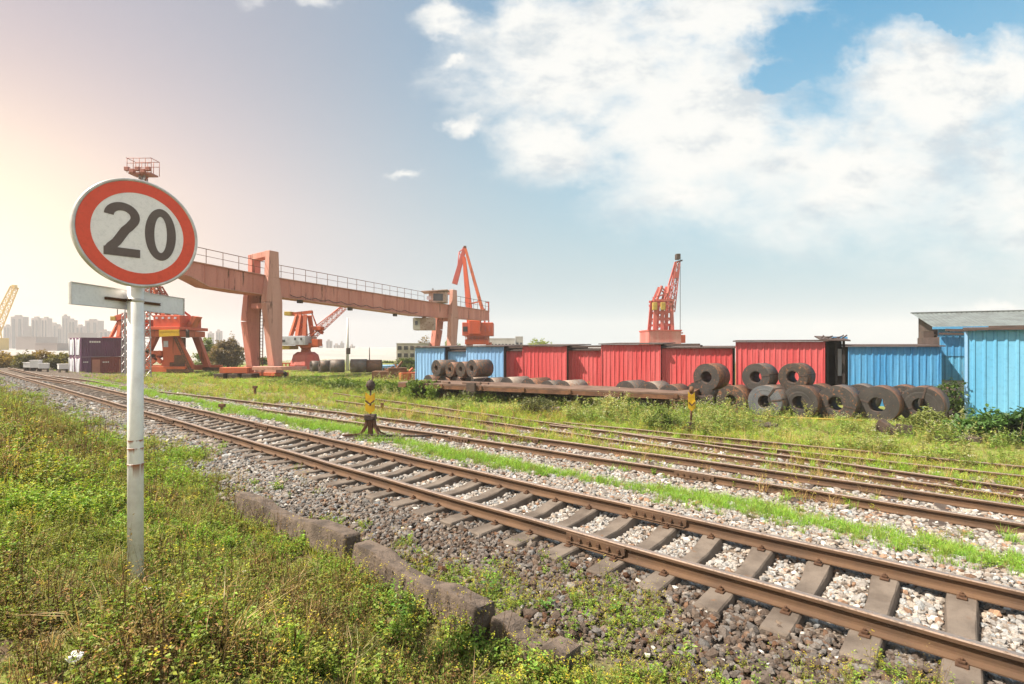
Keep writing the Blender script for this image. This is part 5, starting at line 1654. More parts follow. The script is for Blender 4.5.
def gantry_fittings():
    t = bpy.data.objects['gantry_crane']; base = t.location
    q = lambda px, py, D: at(px, py, D) - base
    D = 50.2
    m = MB()
    for dx in (0, 3.0): m.bar(q(259.5 + dx, 369, D), q(260.5 + dx, 283, D), .07)
    for k in range(26):
        y = 368 - k * 3.3; m.bar(q(259.5, y, D), q(262.5, y, D), .05)
    m.build('ladder', MT['rusty'], t)
    for px, py in ((300, 301.5), (350, 309), (395, 315)):
        f = (px - 195) / 294; D2 = 1 / ((1 - f) / 43.0 + f / 92.0)
        p = q(px, py, D2 + .5); MB().box(p, (.5, .5, .35)).build('floodlight', MT['dark'], t, bevel=.05)
    m = MB(); pr = None
    for k in range(41):
        f = k / 40; px = 290 + 128 * f; ff = (px - 195) / 294; D2 = 1 / ((1 - ff) / 43.0 + ff / 92.0)
        y = np.interp(px, [278, 419], [296.6, 315.8]) - 3.5 + abs(math.sin(k * math.pi / 4)) * 1.8
        p = q(px, y, D2 - .25)
        if pr: m.tube(pr, p, .035, n=5)
        pr = p
    m.build('festoon_cable', MT['dark'], t)


build_gantry()
gantry_fittings()


class PX:
    """a far object laid out from its outline in the photograph at one true distance, with real depth behind it"""
    def __init__(self, name, label, cat, cx, D, group=None, rz=0.0):
        b = at(cx, HZ, D); b.z = float(zg(b.x, b.y))
        self.b, self.D, self.s = b, D, D / F
        self.t = thing(name, label, cat, b, 0, group)

    def p(self, px, py, dy=0.0):
        q = at(px, py, self.D) - self.b
        return Vector((q.x, dy, q.z))

    def box(self, x0, y0, x1, y1, d0, d1):
        a, b = self.p(x0, y0), self.p(x1, y1)
        return ((a.x + b.x) / 2, (d0 + d1) / 2, (a.z + b.z) / 2), (abs(b.x - a.x), d1 - d0, abs(a.z - b.z))


def crane_left():
    c = PX('portal_crane', 'orange red portal crane on splayed legs, seen behind the sign post', 'crane', 168, 60)
    t, p, s = c.t, c.p, c.s
    G = c.p(0, 346).z - (CAMZ - 0) if False else 0
    zb = 0.0
    foot = lambda x, dy: Vector((p(x, 346).x, dy, 0.55))
    # portal legs: front pair and rear pair, spread towards the ground
    fz = lambda x, y, d: Vector((p(x, 346).x, d, max(p(0, y).z, .5)))
    for pts, d, th_ in (([(169, 337), (186, 337), (192, 350), (199.5, 364), (199, 371), (171, 371), (170, 350)], -1.3, .35),
                   ([(178, 337), (185, 337), (196, 371), (190, 371)], 2.6, .6), ([(156, 337), (161, 337), (149, 371), (145, 371)], 2.6, .6),
                   ([(161, 337), (166, 337), (151, 371), (146, 371)], -1.6, .6)):
        m = MB(); m.prism([fz(x, y, d) for x, y in pts], (0, th_, 0)); m.build('leg', MT['orange'], t, bevel=.02)
    for (a, b_) in (((151, 362), (169, 352)), ((156, 350), (170, 362)), ((152, 371), (166, 358))):
        MB().bar(fz(*a, -1.45), fz(*b_, -1.45), .42, .3, up=(0, 1, 0)).build('brace', MT['orange'], t)
    for (x, y, w_, h_) in ((187, 362, 10, 14), (180, 366, 5, 8)):
        MB().box(p(x, y, -1.36), (w_ * s, .10, h_ * s)).build('plate_panel', MT['rusty'], t, bevel=.03)
    for (x0, y0, x1, y1) in ((172, 338, 197, 369),):
        m = MB(); m.bar(fz(x0 + 14, y0, -1.75), fz(x1 + 3, y1, -1.75), .10).bar(fz(x0 + 12, y0, -1.75), fz(x1 + 1, y1, -1.75), .10)
        for k in range(12):
            f = k / 11; m.bar(fz(x0 + 12 + (x1 - x0 - 11) * f, y0 + (y1 - y0) * f, -1.75), fz(x0 + 14 + (x1 - x0 - 11) * f, y0 + (y1 - y0) * f, -1.75), .07)
        m.build('ladder', MT['rusty'], t)
    MB().box(((p(173, 0).x + p(180, 0).x) / 2, .4, p(0, 351).z), (6 * s, 1.6, 27 * s)).build('centre_column', MT['rusty'], t, bevel=.04)
    MB().box(p(173.5, 344, -1.32), (4.4 * s, .05, 6 * s)).build('hatch', MT['cabin_white'], t)
    for (xa, xb, d) in ((150, 189, -1.6), (140, 199, 3.2)):
        a, b = foot(xa, d), foot(xb, d)
        MB().bar(a - Vector((.8, 0, .1)), b + Vector((.8, 0, -.1)), .7, .6).build('sill_beam', MT['orange'], t, bevel=.03)
        for xx in (a.x, b.x):
            bo = MB().box((xx, d, .28), (2.6, .8, .36)).build('wheel_truck', MT['rusty'], t, bevel=.03)
            for k in (-.8, 0, .8): MB().tube((xx + k, d - .3, .16), (xx + k, d + .3, .16), .22, n=14).build('wheel', MT['dark'], bo)
    MB().bar(p(152, 353, -1.3), p(170, 353, -1.3), .55, .55).build('tie_beam', MT['orange'], t, bevel=.03)
    MB().bar(p(152, 361, -1.2), p(170, 349, 1.5), .55, .5).build('brace', MT['orange'], t)
    cc, sz = c.box(157, 331, 192, 337, -2.2, 2.6)
    MB().box(cc, sz).build('portal_deck', MT['orange'], t, bevel=.05)
    MB().tube(p(174, 335, 0), p(174, 327.5, 0), 1.9, 1.7, n=24).build('slew_ring', MT['rusty'], t)
    # deck with yellow rail
    cc, sz = c.box(149, 327.5, 194, 330.5, -2.6, 2.8)
    MB().box(cc, sz).build('slewing_deck', MT['orange_vivid'], t, bevel=.04)
    m = MB()
    for k in range(9): 
        x = 176 + k * 2.2; m.bar(p(x, 331, -2.65), p(x, 336, -2.65), .08)
    m.bar(p(175, 331.5, -2.66), p(194, 331, -2.66), .16, .2); m.bar(p(175, 335, -2.66), p(194, 334, -2.66), .12, .5); m.build('yellow_rail', MT['yellow'], t)
    cc, sz = c.box(164, 316, 190, 328, -1.8, 2.2)
    hs = MB().box(cc, sz).build('machine_house', MT['orange_vivid'], t, bevel=.05)
    for x in (166, 172, 178, 184): MB().box(p(x + 1.5, 318.8, -1.83), (2.2 * s, .05, 2.0 * s)).build('opening', MT['cabin_white'], hs)
    cc, sz = c.box(145, 320, 155, 328, -2.2, .4)
    cab = MB().box(cc, sz).build('operator_cab', MT['orange'], t, bevel=.04)
    MB().box(p(150, 323, -2.23), (7 * s, .05, 3.5 * s)).build('window', MT['glass'], cab)
    m = MB(); m.prism([p(188, 329, -.6), p(192.5, 330, -.6), (p(199.5, 317, -.6)), p(195, 316, -.6)], (0, 1.2, 0)); m.build('counterweight_arm', MT['orange'], t, bevel=.02)
    MB().tube(p(196, 330, -1.6), p(196.5, 338, -1.6), .18, n=8).build('floodlight_bracket', MT['dark'], t)
    # jib and luffing frame rising behind the sign
    m = MB(); lattice(m, p(160, 316, -.2), p(140, 262, .8), 1.6, .8, n=9, th=.14); m.build('jib', MT['orange'], t)
    m = MB()
    for d in (-1.2, 1.2): m.bar(p(170, 316, d), p(162, 296, 0), .32, .3); m.bar(p(184, 316, d), p(163, 296, 0), .25, .25)
    m.build('a_frame', MT['orange_vivid'], t)
    m = MB(); m.tube(p(162, 296, 0), p(141, 264, .8), .05, n=5); m.tube(p(184, 317, .3), p(163, 297, .3), .06, n=5); m.build('stay_rope', MT['dark'], t)
    m = MB(); lattice(m, p(168, 316, .5), p(150, 287, 1.0), 1.3, .9, n=5, th=.14); m.build('jib_foot', MT['orange'], t)
    # small second machine on the left side of the post
    d = PX('derrick_crane', 'small orange derrick with counterweight on the container roofs, left of the sign post', 'crane', 118, 66)
    t, p, s = d.t, d.p, d.s
    cc, sz = d.box(108, 337, 128, 340, -1.0, 2.5); MB().box(cc, sz).build('platform', MT['orange_vivid'], t, bevel=.03)
    for x in (109, 127): MB().bar((p(x, 338).x, .6, 0), p(x, 338, .6), .35).build('leg', MT['orange'], t)
    for (a, b) in (((114, 337), (117.5, 321)), ((121, 337), (119, 321))):
        for dd in (-.5, 1.0): MB().bar(p(*a, dd), p(*b, .3), .35, .32).build('frame_post', MT['orange'], t)
    MB().bar(p(116, 328, .3), p(126, 324, .3), .5, .45).bar(p(115, 318.5, .3), p(127, 315, .3), .75, .7).build('boom', MT['orange_vivid'], t, bevel=.03)
    MB().box(p(113.5, 318.5, .3), (.65, .9, .55)).build('counterweight', MT['yellow_dull'], t, bevel=.03)
    MB().tube(p(115.6, 318, .3), p(115.6, 306, .3), .05, n=5).build('mast_wire', MT['dark'], t)


def crane_mid():
    c = PX('slewing_crane', 'small dockside crane with white cabin on a stepped red base, under the gantry girder', 'crane', 302, 62)
    t, p, s = c.t, c.p, c.s
    x0, x1 = p(286, 346).x, p(318, 346).x
    def ring(pts, mat, name):
        m = MB(); m.lathe([(0, pts[0][1])] + pts + [(0, pts[-1][1])], n=10, c=(p(301, 346).x, 1.5, 0), smooth=False); return m.build(name, mat, t)
    z = lambda py: p(0, py).z
    ring([(16 * s, 0.2), (16 * s, z(365)), (14.5 * s, z(361))], MT['red_crane'], 'base_drum')
    ring([(14 * s, z(361)), (12.5 * s, z(355)), (8.5 * s, z(352))], MT['red_crane'], 'base_step')
    ring([(5.2 * s, z(352.2)), (4.6 * s, z(349)), (6.5 * s, z(346.5)), (10 * s, z(345.5)), (10.5 * s, z(344.5))], MT['orange'], 'slew_column')
    cc, sz = c.box(282.5, 336, 306.5, 345, -.4, 3.4)
    hs = MB().box(cc, sz).build('cabin', MT['cabin_white'], t, bevel=.05)
    for x, w_, y in ((285, 3.2, 341), (296.5, 1.4, 339), (302.5, 1.4, 339)): MB().box(p(x, y, -.43), (w_ * s, .05, 2.4 * s)).build('window', MT['glass'], hs)
    MB().box(*c.box(282, 345.5, 290, 349.5, -.2, 2.5)).build('under_cab', MT['yellow_dull'], t, bevel=.04)
    for (xb, xt) in ((290, 294.5), (296.5, 297.5), (303.5, 302.5)):
        m = MB()
        for d in (.2, 2.8): m.bar(p(xb, 336, d), p(xt, 314.5, 1.5 + (d - 1.5) * .5), .42, .36)
        m.build('tower_post', MT['orange'], t)
    MB().bar(p(293, 324, .8), p(304, 324, .8), .3).bar(p(292, 330, .6), p(304, 330, .6), .25).build('tower_tie', MT['orange'], t)
    MB().bar(p(286, 313.5, 1.5), p(307.5, 311, 1.5), .5, .35).build('top_arm', MT['orange'], t)
    MB().box(*c.box(281, 311, 288, 315, .8, 2.2)).build('counterweight', MT['yellow_dull'], t, bevel=.04)
    m = MB(); lattice(m, p(305, 338, 1.5), p(340.5, 306.5, 1.5), .75, .5, n=14, th=.055); m.build('jib', MT['orange'], t)
    m = MB(); m.tube(p(307, 312, 1.5), p(313, 328, 1.5), .09, n=5).tube(p(304, 325, 1.5), p(318, 329, 1.5), .09, n=5).tube(p(312, 325, 1.5), p(340, 303, 1.5), .06, n=5).tube(p(304, 338, 1.5), p(314, 329, 1.5), .09, n=5); m.build('luffing_rod', MT['orange'], t)
    MB().box(*c.box(310, 326, 318, 330, .9, 2.1)).bar(p(309, 327, 1.5), p(318.5, 333, 1.5), .35).build('luffing_box', MT['orange'], t, bevel=.04)
    MB().bar(p(300, 346, .8), p(316, 345, .8), .6, .5).box(*c.box(311, 339, 317.5, 346, .2, 1.6)).build('outrigger_cab', MT['orange'], t, bevel=.03)
    m = MB(); m.tube(p(283, 337, 1.5), p(291, 318, 1.5), .05, n=5); m.build('stay_rope', MT['dark'], t)
    m = MB(); 
    for k in range(5): m.bar(p(279 + k * 3.5, 370, -1), p(279 + k * 3.5, 363, -1), .12)
    m.bar(p(278, 363, -1), p(294, 363, -1), .14); m.bar(p(278, 366.5, -1), p(294, 366.5, -1), .1); m.build('fence_rail', MT['orange'], t)


def crane_a_boom():
    c = PX('luffing_crane', 'orange crane with a tall folded A shaped boom, just behind the far gantry legs', 'crane', 478, 96)
    t, p, s = c.t, c.p, c.s
    for x in (468, 490):
        for d in (-1.5, 3.0): MB().bar((p(x, 346).x, d, 0), p(x + (1.5 if x < 475 else -1.5), 343, d * .6), .9, .9).build('leg', MT['orange'], t)
    MB().box(*c.box(466, 339.5, 489, 344.5, -2.2, 3.2)).build('portal_deck', MT['orange_vivid'], t, bevel=.05)
    MB().tube(p(478, 340, .4), p(478, 335.5, .4), 2.1, n=20).build('slew_ring', MT['orange'], t)
    hs = MB().box(*c.box(463.5, 323, 493.5, 336, -2.6, 3.0)).build('machine_house', MT['orange_vivid'], t, bevel=.08)
    MB().box(*c.box(470, 321, 482, 334.5, -3.0, -2.5)).build('side_box', MT['orange_vivid'], hs, bevel=.12)
    MB().box(p(466.5, 329.5, -2.62), (4.5 * s, .06, 5 * s)).build('window', MT['glass'], hs)
    for x in (486, 490): MB().box(p(x, 329, -2.62), (1.3 * s, .06, 6 * s)).build('door', MT['red_crane'], hs)
    m = MB()
    for x in range(467, 489, 3): m.bar(p(x, 341, -2.3), p(x, 337, -2.3), .12)
    m.bar(p(466, 337, -2.3), p(489, 337, -2.3), .14); m.build('handrail', MT['red_crane'], t)
    m = MB()
    for d in (-1.0, 1.4): m.bar(p(470.5, 323, d), p(464, 257, .2 + d * .35), 1.15, .5, w2=.55, h2=.45, up=(0, 1, 0))
    m.build('boom', MT['orange_vivid'], t)
    m = MB()
    for d in (-1.4, 1.8): m.bar(p(485, 319, d), p(465.5, 249, d * .25), .55, .5, w2=.45, h2=.4, up=(0, 1, 0))
    m.bar(p(466, 305, -.6), p(480, 302, -.9), .25); m.build('back_stay', MT['orange'], t)
    m = MB(); m.bar(p(464.8, 247, .2), p(454.5, 284, .2), .65, .6, w2=1.0, h2=.7, up=(0, 1, 0)); m.build('fly_jib', MT['red_crane'], t, bevel=.03)
    m = MB(); m.tube(p(459, 252, .2), p(457.5, 268, .2), .10, n=5).tube(p(459, 252, .2), p(464, 247.5, .2), .10, n=5).tube(p(459, 252, .2), p(463, 260, .2), .08, n=5); m.build('jib_strut', MT['red_crane'], t)
    MB().box(p(465, 247, .2), (2.4 * s, .8, 2.2 * s)).build('head_sheave', MT['rusty'], t, bevel=.05)
    m = MB(); m.bar(p(485, 323, -1), p(485, 309, -1), .3).bar(p(489, 323, -1), p(488.7, 302, -1), .22).bar(p(483, 315, -1), p(489, 315, -1), .2).bar(p(486, 303, -1), p(489, 303, -1), .15); m.build('rear_frame', MT['red_crane'], t)


def crane_tower():
    c = PX('tower_crane', 'red lattice harbour crane with a leaning jib above the broad red shed', 'crane', 663, 84)
    t, p, s = c.t, c.p, c.s
    for x in (647, 673):
        for d in (-2, 3): MB().bar((p(x, 346).x, d, 0), p(x, 344, d), .9).build('leg', MT['red_crane'], t)
    bx = MB().box(*c.box(644.5, 331, 676, 345, -2.6, 3.2)).build('machine_house', MT['red_pale'], t, bevel=.06)
    MB().box(*c.box(644, 330.2, 676.5, 331.6, -2.75, 3.35)).build('roof_edge', MT['red_crane'], bx)
    for (xa, xb) in ((652, 654), (659.5, 660.5), (669.5, 669)):
        m = MB()
        for d in (-1.5, 1.8): m.bar(p(xa, 331, d), p(xb, 300, d * .7), .5, .4)
        m.build('tower_post', MT['red_crane'], t)
    m = MB()
    for y in (325, 319, 312.5, 305, 301):
        for d in (-1.3, 1.5): m.bar(p(651.5, y, d), p(671, y, d), .28, .35)
    for y0, y1 in ((331, 319), (319, 312)):
        m.bar(p(652, y0, -1.4), p(669, y1, -1.4), .12); m.bar(p(669, y0, 1.5), p(652, y1, 1.5), .12)
    m.build('tower_deck', MT['red_crane'], t)
    for x in (652, 660): MB().box(p(x, 307, -1.6), (4.2 * s, .6, 7.5 * s)).build('yellow_drum', MT['yellow_dull'], t, bevel=.05)
    m = MB()
    for d in (-1.2, 1.4):
        m.bar(p(654, 303, d), p(660.5, 286.5, d * .6), .32); m.bar(p(664, 302, d), p(668, 286, d * .6), .32); m.bar(p(655, 297, d), p(666, 294, d), .2); m.bar(p(660, 288, d * .6), p(668, 294, d * .6), .2)
    m.build('a_frame', MT['red_crane'], t)
    m = MB(); lattice(m, p(670.5, 312, 0), p(678.3, 262, .3), .95, .55, n=11, th=.12, h0=1.4, h1=.7); j = m.build('jib', MT['red_crane'], t)
    MB().box(p(675.8, 275, .2), (4.6 * s, 1.1, 6.5 * s)).build('jib_plate', MT['red_crane'], j)
    MB().box(p(678.3, 256.5, .3), (4.0 * s, 1.0, 5.5 * s)).bar(p(676, 262, .3), p(683, 260, .3), .25).build('jib_head', MT['dark'], t, bevel=.05)
    m = MB(); m.bar(p(664, 300, -.3), p(675.5, 262, .1), .22); m.bar(p(668, 287, .2), p(677, 262, .2), .16); m.bar(p(657, 300, .2), p(661, 287, .2), .25); m.build('luffing_rod', MT['red_crane'], t)
    m = MB(); m.tube(p(680.8, 258, .3), p(680.8, 335, .3), .045, n=5); m.build('hoist_rope', MT['dark'], t)
    MB().box(*c.box(677.5, 335, 682.5, 343, -1.5, .5)).bar(p(675, 333, -.5), p(682, 333, -.5), .2).build('side_cab', MT['orange_vivid'], t, bevel=.05)
    for x in (662, 668): MB().tube(p(x, 331, -1), p(x, 326, -1), .2, n=8).build('vent_pipe', MT['red_crane'], t)


def crane_far_left():
    c = PX('yellow_crane', 'pale yellow lattice boom of a distant crane at the left edge of the view', 'crane', 4, 330)
    t, p, s = c.t, c.p, c.s
    m = MB(); lattice(m, p(-12, 345, 0), p(14.5, 287, 0), 4.6, 2.6, n=10, th=.5); m.build('boom', MT['yellow'], t)
    MB().box(p(14.5, 287, 0), (2.0, 2.0, 2.4)).build('boom_head', MT['yellow'], t, bevel=.1)
    MB().box(*c.box(-14, 338, 3, 350, -3, 4)).build('machine_house', MT['yellow'], t, bevel=.1)
    for x in (-12, 0): MB().bar((p(x, 346).x, 0, 0), p(x, 349, 0), 1.0).build('leg', MT['yellow_dull'], t)
    m = MB(); m.bar(p(2, 340, 0), p(-2, 316, 0), .5).bar(p(-8, 340, 0), p(-2, 316, 0), .5); m.build('a_frame', MT['yellow'], t)


crane_left(); crane_mid(); crane_a_boom(); crane_tower(); crane_far_left()


# ================================================================ floodlight mast
def mast():
    c = PX('floodlight_mast', 'tall lattice floodlight mast with a railed red lamp platform above the sign', 'light mast', 124, 48)
    t, p, s = c.t, c.p, c.s
    bx = p(125.5, 346).x; tx = p(139.5, 346).x
    # the mast stands upright; its foot is beside the containers, hidden behind the post above
    top = p(139.5, 173.5, 0)
    m = MB(); lattice(m, (tx, .5, 0), (tx, .5, top.z), .85, .45, n=26, th=.07); m.build('lattice_mast', MT['mast'], t)
    MB().box(*c.box(129, 172.5, 151, 174, -.1, 1.0)).build('platform', MT['mast_red'], t)
    m = MB()
    for x in (127.8, 134, 140, 146, 152):
        for d in (-.1, 1.0): m.tube(p(x, 173, d), p(x, 158.5, d), .03, n=5)
    for d in (-.1, 1.0):
        for y in (158.5, 163.5): m.tube(p(127.8, y, d), p(152, y, d), .03, n=5)
    for x in (127.8, 152): m.tube(p(x, 158.5, -.2), p(x, 158.5, 1.0), .03, n=5)
    m.build('guard_rail', MT['mast_red'], t)
    for k, x in enumerate((129.5, 134.5, 140, 145.5, 150.5)):
        MB().box(p(x, 170 + (k % 2) * 2, -.3), (.40, .32, .36)).build('floodlight', MT['mast_red'], t, bevel=.03)
    MB().bar(p(135, 175, .5), p(139.5, 181, .5), .12).bar(p(144, 175, .5), p(139.5, 181, .5), .12).build('bracket', MT['mast_red'], t)
    d = PX('lattice_pole', 'slim grey lattice pole standing at the corner of the containers, left of the sign post', 'pole', 124.5, 52)
    m = MB(); lattice(m, (d.p(125, 346).x, 0, 0), (d.p(125, 346).x, 0, d.p(0, 313).z), .42, .36, n=16, th=.05); m.build('lattice_mast', MT['mast'], d.t)
    MB().tube((d.p(125, 346).x, 0, d.p(0, 313).z), (d.p(125, 346).x, 0, d.p(0, 308).z), .05, n=6).build('top_spike', MT['mast'], d.t)
    e = PX('thin_pole', 'thin pale pole with a dark clump, beside the pair of big distant coils', 'pole', 347.5, 66)
    MB().tube((0, 0, 0), (0, 0, e.p(0, 318).z), .22, .12, n=8).build('shaft', MT['white'], e.t)
    MB().box((.1, 0, e.p(0, 351).z), (.45, .4, .8)).build('junction_box', MT['dark'], e.t, bevel=.04)
    e = PX('thin_pole', 'very thin dark pole standing on the skyline left of the pale block of flats', 'pole', 369.5, 110)
    MB().tube((0, 0, 0), (0, 0, e.p(0, 347.5).z), .12, .08, n=6).build('shaft', MT['dark'], e.t)


mast()
# ================================================================ containers
def container(name, label, xa, xb, ya, yb, D, mat, doorpx=None, deep=2.2, group='stacked site containers', w0=None):
    A = at(xa, HZ, D); zb = CAMZ + (HZ - yb) / F * D; zt = CAMZ + (HZ - ya) / F * D
    w = (xb - xa) / F * D; h = zt - zb
    if w0: w = w0
    t = thing(name, label, 'container', (A.x, A.y, zb), R(58), group)
    m = MB(); corrugated(m, w, h - .16, pitch=.22, depth=.035, y=.03, z0=.08, seed=int(xa)); m.build('long_side', MT[mat], t, fix=False)
    # end face towards the left, with door bars
    MB().box((w / 2, deep / 2 + .06, h / 2), (w - .02, deep, h - .02)).build('body', MT[mat], t)
    for x in (.05, w - .05): MB().box((x, .03, h / 2), (.10, .10, h)).build('corner_post', MT[mat], t)
    for z in (.05, h - .05): MB().box((w / 2, .02, z), (w, .09, .10)).build('side_rail', MT[mat], t)
    for k in range(4):
        y = .3 + k * (deep - .4) / 3
        MB().tube((-.04, y, .08), (-.04, y, h - .08), .045, n=6).build('door_bar', MT['white'], t)
    for y in (deep * .27, deep * .75): MB().box((-.02, y, h * .5), (.03, deep * .36, h * .8)).build('end_door', MT['cabin_white'] if mat != 'container_red' else MT[mat], t)
    return t, w, h, D / F


t, w, h, s = container('shipping_container', 'dark purple container lying on top of two others, behind the sign post', 81, 127.5, 337.5, 357.0, 56.3, 'container_purple', deep=3.2, w0=4.6)
for k in range(5): MB().box(((.05 + .045 * k) * w + .6, -.02, h * .78), (.16, .03, .20)).build('lettering', MT['white'], t)
t, w, h, s = container('shipping_container', 'reddish lower container with a pale door, under the dark purple one', 91.2, 127.0, 357.3, 374.3, 57.2, 'container_red', deep=3.0, w0=3.6)
MB().box((.42, -.04, h * .44), (.75, .08, h * .84)).build('door', MT['container_pale'], t, bevel=.02)
for k in range(4): MB().box((1.1 + .16 * k, -.02, h * .70), (.10, .03, .16)).build('lettering', MT['white'], t)
for x in (.74, .93): MB().box((x * w, -.03, h * .45), (.10, .06, h * .8)).build('frame_bar', MT['container_pale'], t)
t, w, h, s = container('shipping_container', 'short violet container beneath the left end of the dark purple one', 81, 91.2, 357.3, 374.8, 56.28, 'container_purple', deep=3.2, w0=.88)
for k in range(3): MB().box((.25 + .16 * k, -.02, h * .72), (.11, .03, .12)).build('lettering', MT['white'], t)

# ================================================================ trees and bushes
def crown(parts, n, size, cols, seed, dens_noise=.5):
    """leaf-sized faces through a volume of overlapping lobes"""
    rs = np.random.default_rng(seed)
    P = []
    w = np.array([rx * ry * rz for _, (rx, ry, rz) in parts]); w = w / w.sum()
    for (c, rad), k in zip(parts, (w * n).astype(int) + 4):
        d = rs.normal(size=(k, 3)); d /= np.linalg.norm(d, axis=1, keepdims=True)
        rr = rs.uniform(.35, 1.0, k) ** .5
        q = d * rr[:, None]
        ph = rs.uniform(0, 6, 3)
        bump = 1 + .22 * np.sin(d[:, 0] * 5 + ph[0]) * np.sin(d[:, 1] * 5 + ph[1]) + .18 * np.sin(d[:, 2] * 7 + ph[2])
        P.append(np.array(c) + q * np.array(rad) * bump[:, None])
    P = np.concatenate(P)
    keep = fbm(P[:, 0] * 1.0, P[:, 1] + P[:, 2] * 1.7, 1.1 / max(size * 4, .3), seed) > -.30 * dens_noise * 2
    P = P[keep]; k = len(P)
    D = unit(rs.normal(size=(k, 3)) * np.array([1, 1, .7]) + np.array([0, 0, -.15])); N = unit(rs.normal(0, .5, (k, 3)) + np.array([0, 0, 1.0]))
    ln = rs.uniform(.6, 1.4, k) * size
    mixv = np.clip(.5 + fbm(P[:, 0], P[:, 2] + P[:, 1], .9 / max(size * 3, .3), seed + 3) * 1.2 + rs.normal(0, .18, k), 0, 1)[:, None]
    col = np.array(cols[0]) * (1 - mixv) + np.array(cols[1]) * mixv
    return leaf_quads(P, D, N, ln, ln * rs.uniform(.45, .7, k), col)


def tree(label, px, D, y0, y1, wpx, cols, seed, cat='tree', name='tree', group=None, leaf=.30, n=2600, lobes=6, trunk=True, zoff=0.0, dn=.5, low=.15):
    b = at(px, HZ, D); b.z = float(zg(b.x, b.y)) + zoff
    s = D / F
    top = CAMZ + (HZ - y0) * s - b.z
    bot = max(CAMZ + (HZ - y1) * s - b.z, 0.0)
    w = wpx * s
    t = thing(name, label, cat, b, 0, group)
    rr = random.Random(seed)
    hgt = top - bot
    parts = []
    for k in range(lobes):
        x = (k + .5) / lobes * 2 - 1
        hh = hgt * (.55 + .45 * (1 - x * x)) * rr.uniform(.75, 1.05)
        parts.append(((x * w * .40 + rr.uniform(-.05, .05) * w, rr.uniform(-.2, .2) * w, bot + hh * .52), (w / lobes * rr.uniform(.9, 1.3) + .1, min(w * .3, hgt * .6) * rr.uniform(.8, 1.2), hh * .50)))
    V, T, C = crown(parts, n, leaf, cols, seed, dn)
    o = np_mesh('crown' if cat == 'tree' else 'foliage', V, T, MT['leaf'], C); o.parent = t
    if trunk:
        m = MB()
        ks = parts[::2] if cat == 'tree' else parts
        z0 = -.2
        if cat == 'tree':
            m.tube((0, 0, z0), (0, .0, bot + hgt * .35), .035 * hgt + .06, .02 * hgt + .04, n=8)
            for (c, rad) in ks: m.tube((0, 0, bot + hgt * .15), (c[0], c[1], c[2]), .018 * hgt + .03, .01, n=6)
        else:
            for (c, rad) in ks: m.tube((c[0] * .5, c[1] * .5, z0), (c[0], c[1], c[2] + rad[2] * .3), .03 + .01 * hgt, .008, n=6)
        m.build('trunk' if cat == 'tree' else 'stem', MT['bark'], t)
    return t


DG = ((.07, .10, .03), (.16, .20, .055))
YG = ((.14, .18, .04), (.28, .33, .08))
OG = ((.17, .11, .03), (.36, .25, .07))  # orange brown leaf colour of the golden trees
RG = ((.14, .10, .06), (.28, .21, .11))
TG = 'trees on the far side of the yard'
tree('green tree with a rounded top between the orange crane and the gantry legs', 206, 78, 339, 371, 24, YG, 1, group=TG, leaf=.34, lobes=5, n=5000, dn=.3)
tree('reddish brown tree left of the gantry legs', 228, 74, 336.5, 371, 30, RG, 2, group=TG, leaf=.34, lobes=6, n=5500, dn=.3)
tree('low dark green tree showing between the two gantry legs', 261, 84, 356, 371, 14, DG, 3, group=TG, leaf=.42, lobes=3, n=1200)
tree('small green tree before the pale block of flats', 404, 70, 357, 373, 20, DG, 4, group=TG, leaf=.32, lobes=5, n=1600)
tree('tree top with bare twigs showing between the far gantry legs', 425, 88, 336, 352, 14, RG, 5, group=TG, leaf=.3, lobes=4, n=500)
tree('yellow green tree top between the far gantry legs and the cab', 452, 108, 338, 350, 12, YG, 15, group=TG, leaf=.4, lobes=4, n=700)
tree('dark green shrub on the skyline left of the pale block of flats', 383, 92, 361, 369, 22, DG, 6, group=TG, leaf=.3, lobes=4, n=900)
OT = 'line of trees below the hazy towers'
for k, (px, wpx, y0, D, lab) in enumerate([(6, 30, 350.5, 64, 'golden tree at the very left edge below the hazy towers'), (27, 28, 351.5, 62, 'second golden tree from the left edge below the hazy towers'), (44, 28, 349.5, 63, 'taller golden brown tree below the hazy towers'), (60, 24, 351, 61, 'golden tree touching the left end of the containers')]):
    tree(lab, px, D, y0, 372, wpx, OG if k % 2 == 0 else ((.09, .085, .025), (.22, .19, .05)), 20 + k, group=OT, leaf=.26, lobes=6, n=3000, dn=.3)
BG = 'low bushes in the meadow'
for k, (px, D, y0, wpx, lab) in enumerate([(305, 40, 377, 44, 'low bright green bush in the meadow right of the gantry foot'), (345, 37, 376.5, 48, 'wide low green bush below the long pair of big coils'), (384, 33, 378.5, 46, 'low green bush left of the flat wagon, the third in the row of bushes'), (424, 30, 376.5, 42, 'bright bush hiding the left end of the flat wagon'), (216, 52, 373, 30, 'low pale green bush in front of the orange portal crane')]):
    tree(lab, px, D, y0, 397, wpx, ((.085, .14, .022), (.19, .27, .045)), 40 + k, cat='bush', name='bush', group=BG, leaf=.16, lobes=7, n=3600, dn=.4)
tree('dark green broad leaved shrub at the right edge before the light blue shed', 1014, 16.5, 403, 452, 105, ((.035, .085, .022), (.10, .20, .05)), 61, cat='shrub', name='shrub', leaf=.15, lobes=8, n=6500, dn=.3)
tree('leafy green bush at the foot of the narrow blue wall', 950, 21.8, 381, 412, 26, ((.045, .085, .02), (.12, .18, .04)), 62, cat='shrub', name='shrub', leaf=.13, lobes=4, n=900, dn=.4)
tree('pale weedy shrub before the right end of the coil row', 925, 18.3, 409, 444, 34, ((.10, .14, .03), (.24, .27, .08)), 63, cat='shrub', name='shrub', leaf=.10, lobes=6, n=2200, dn=.5)
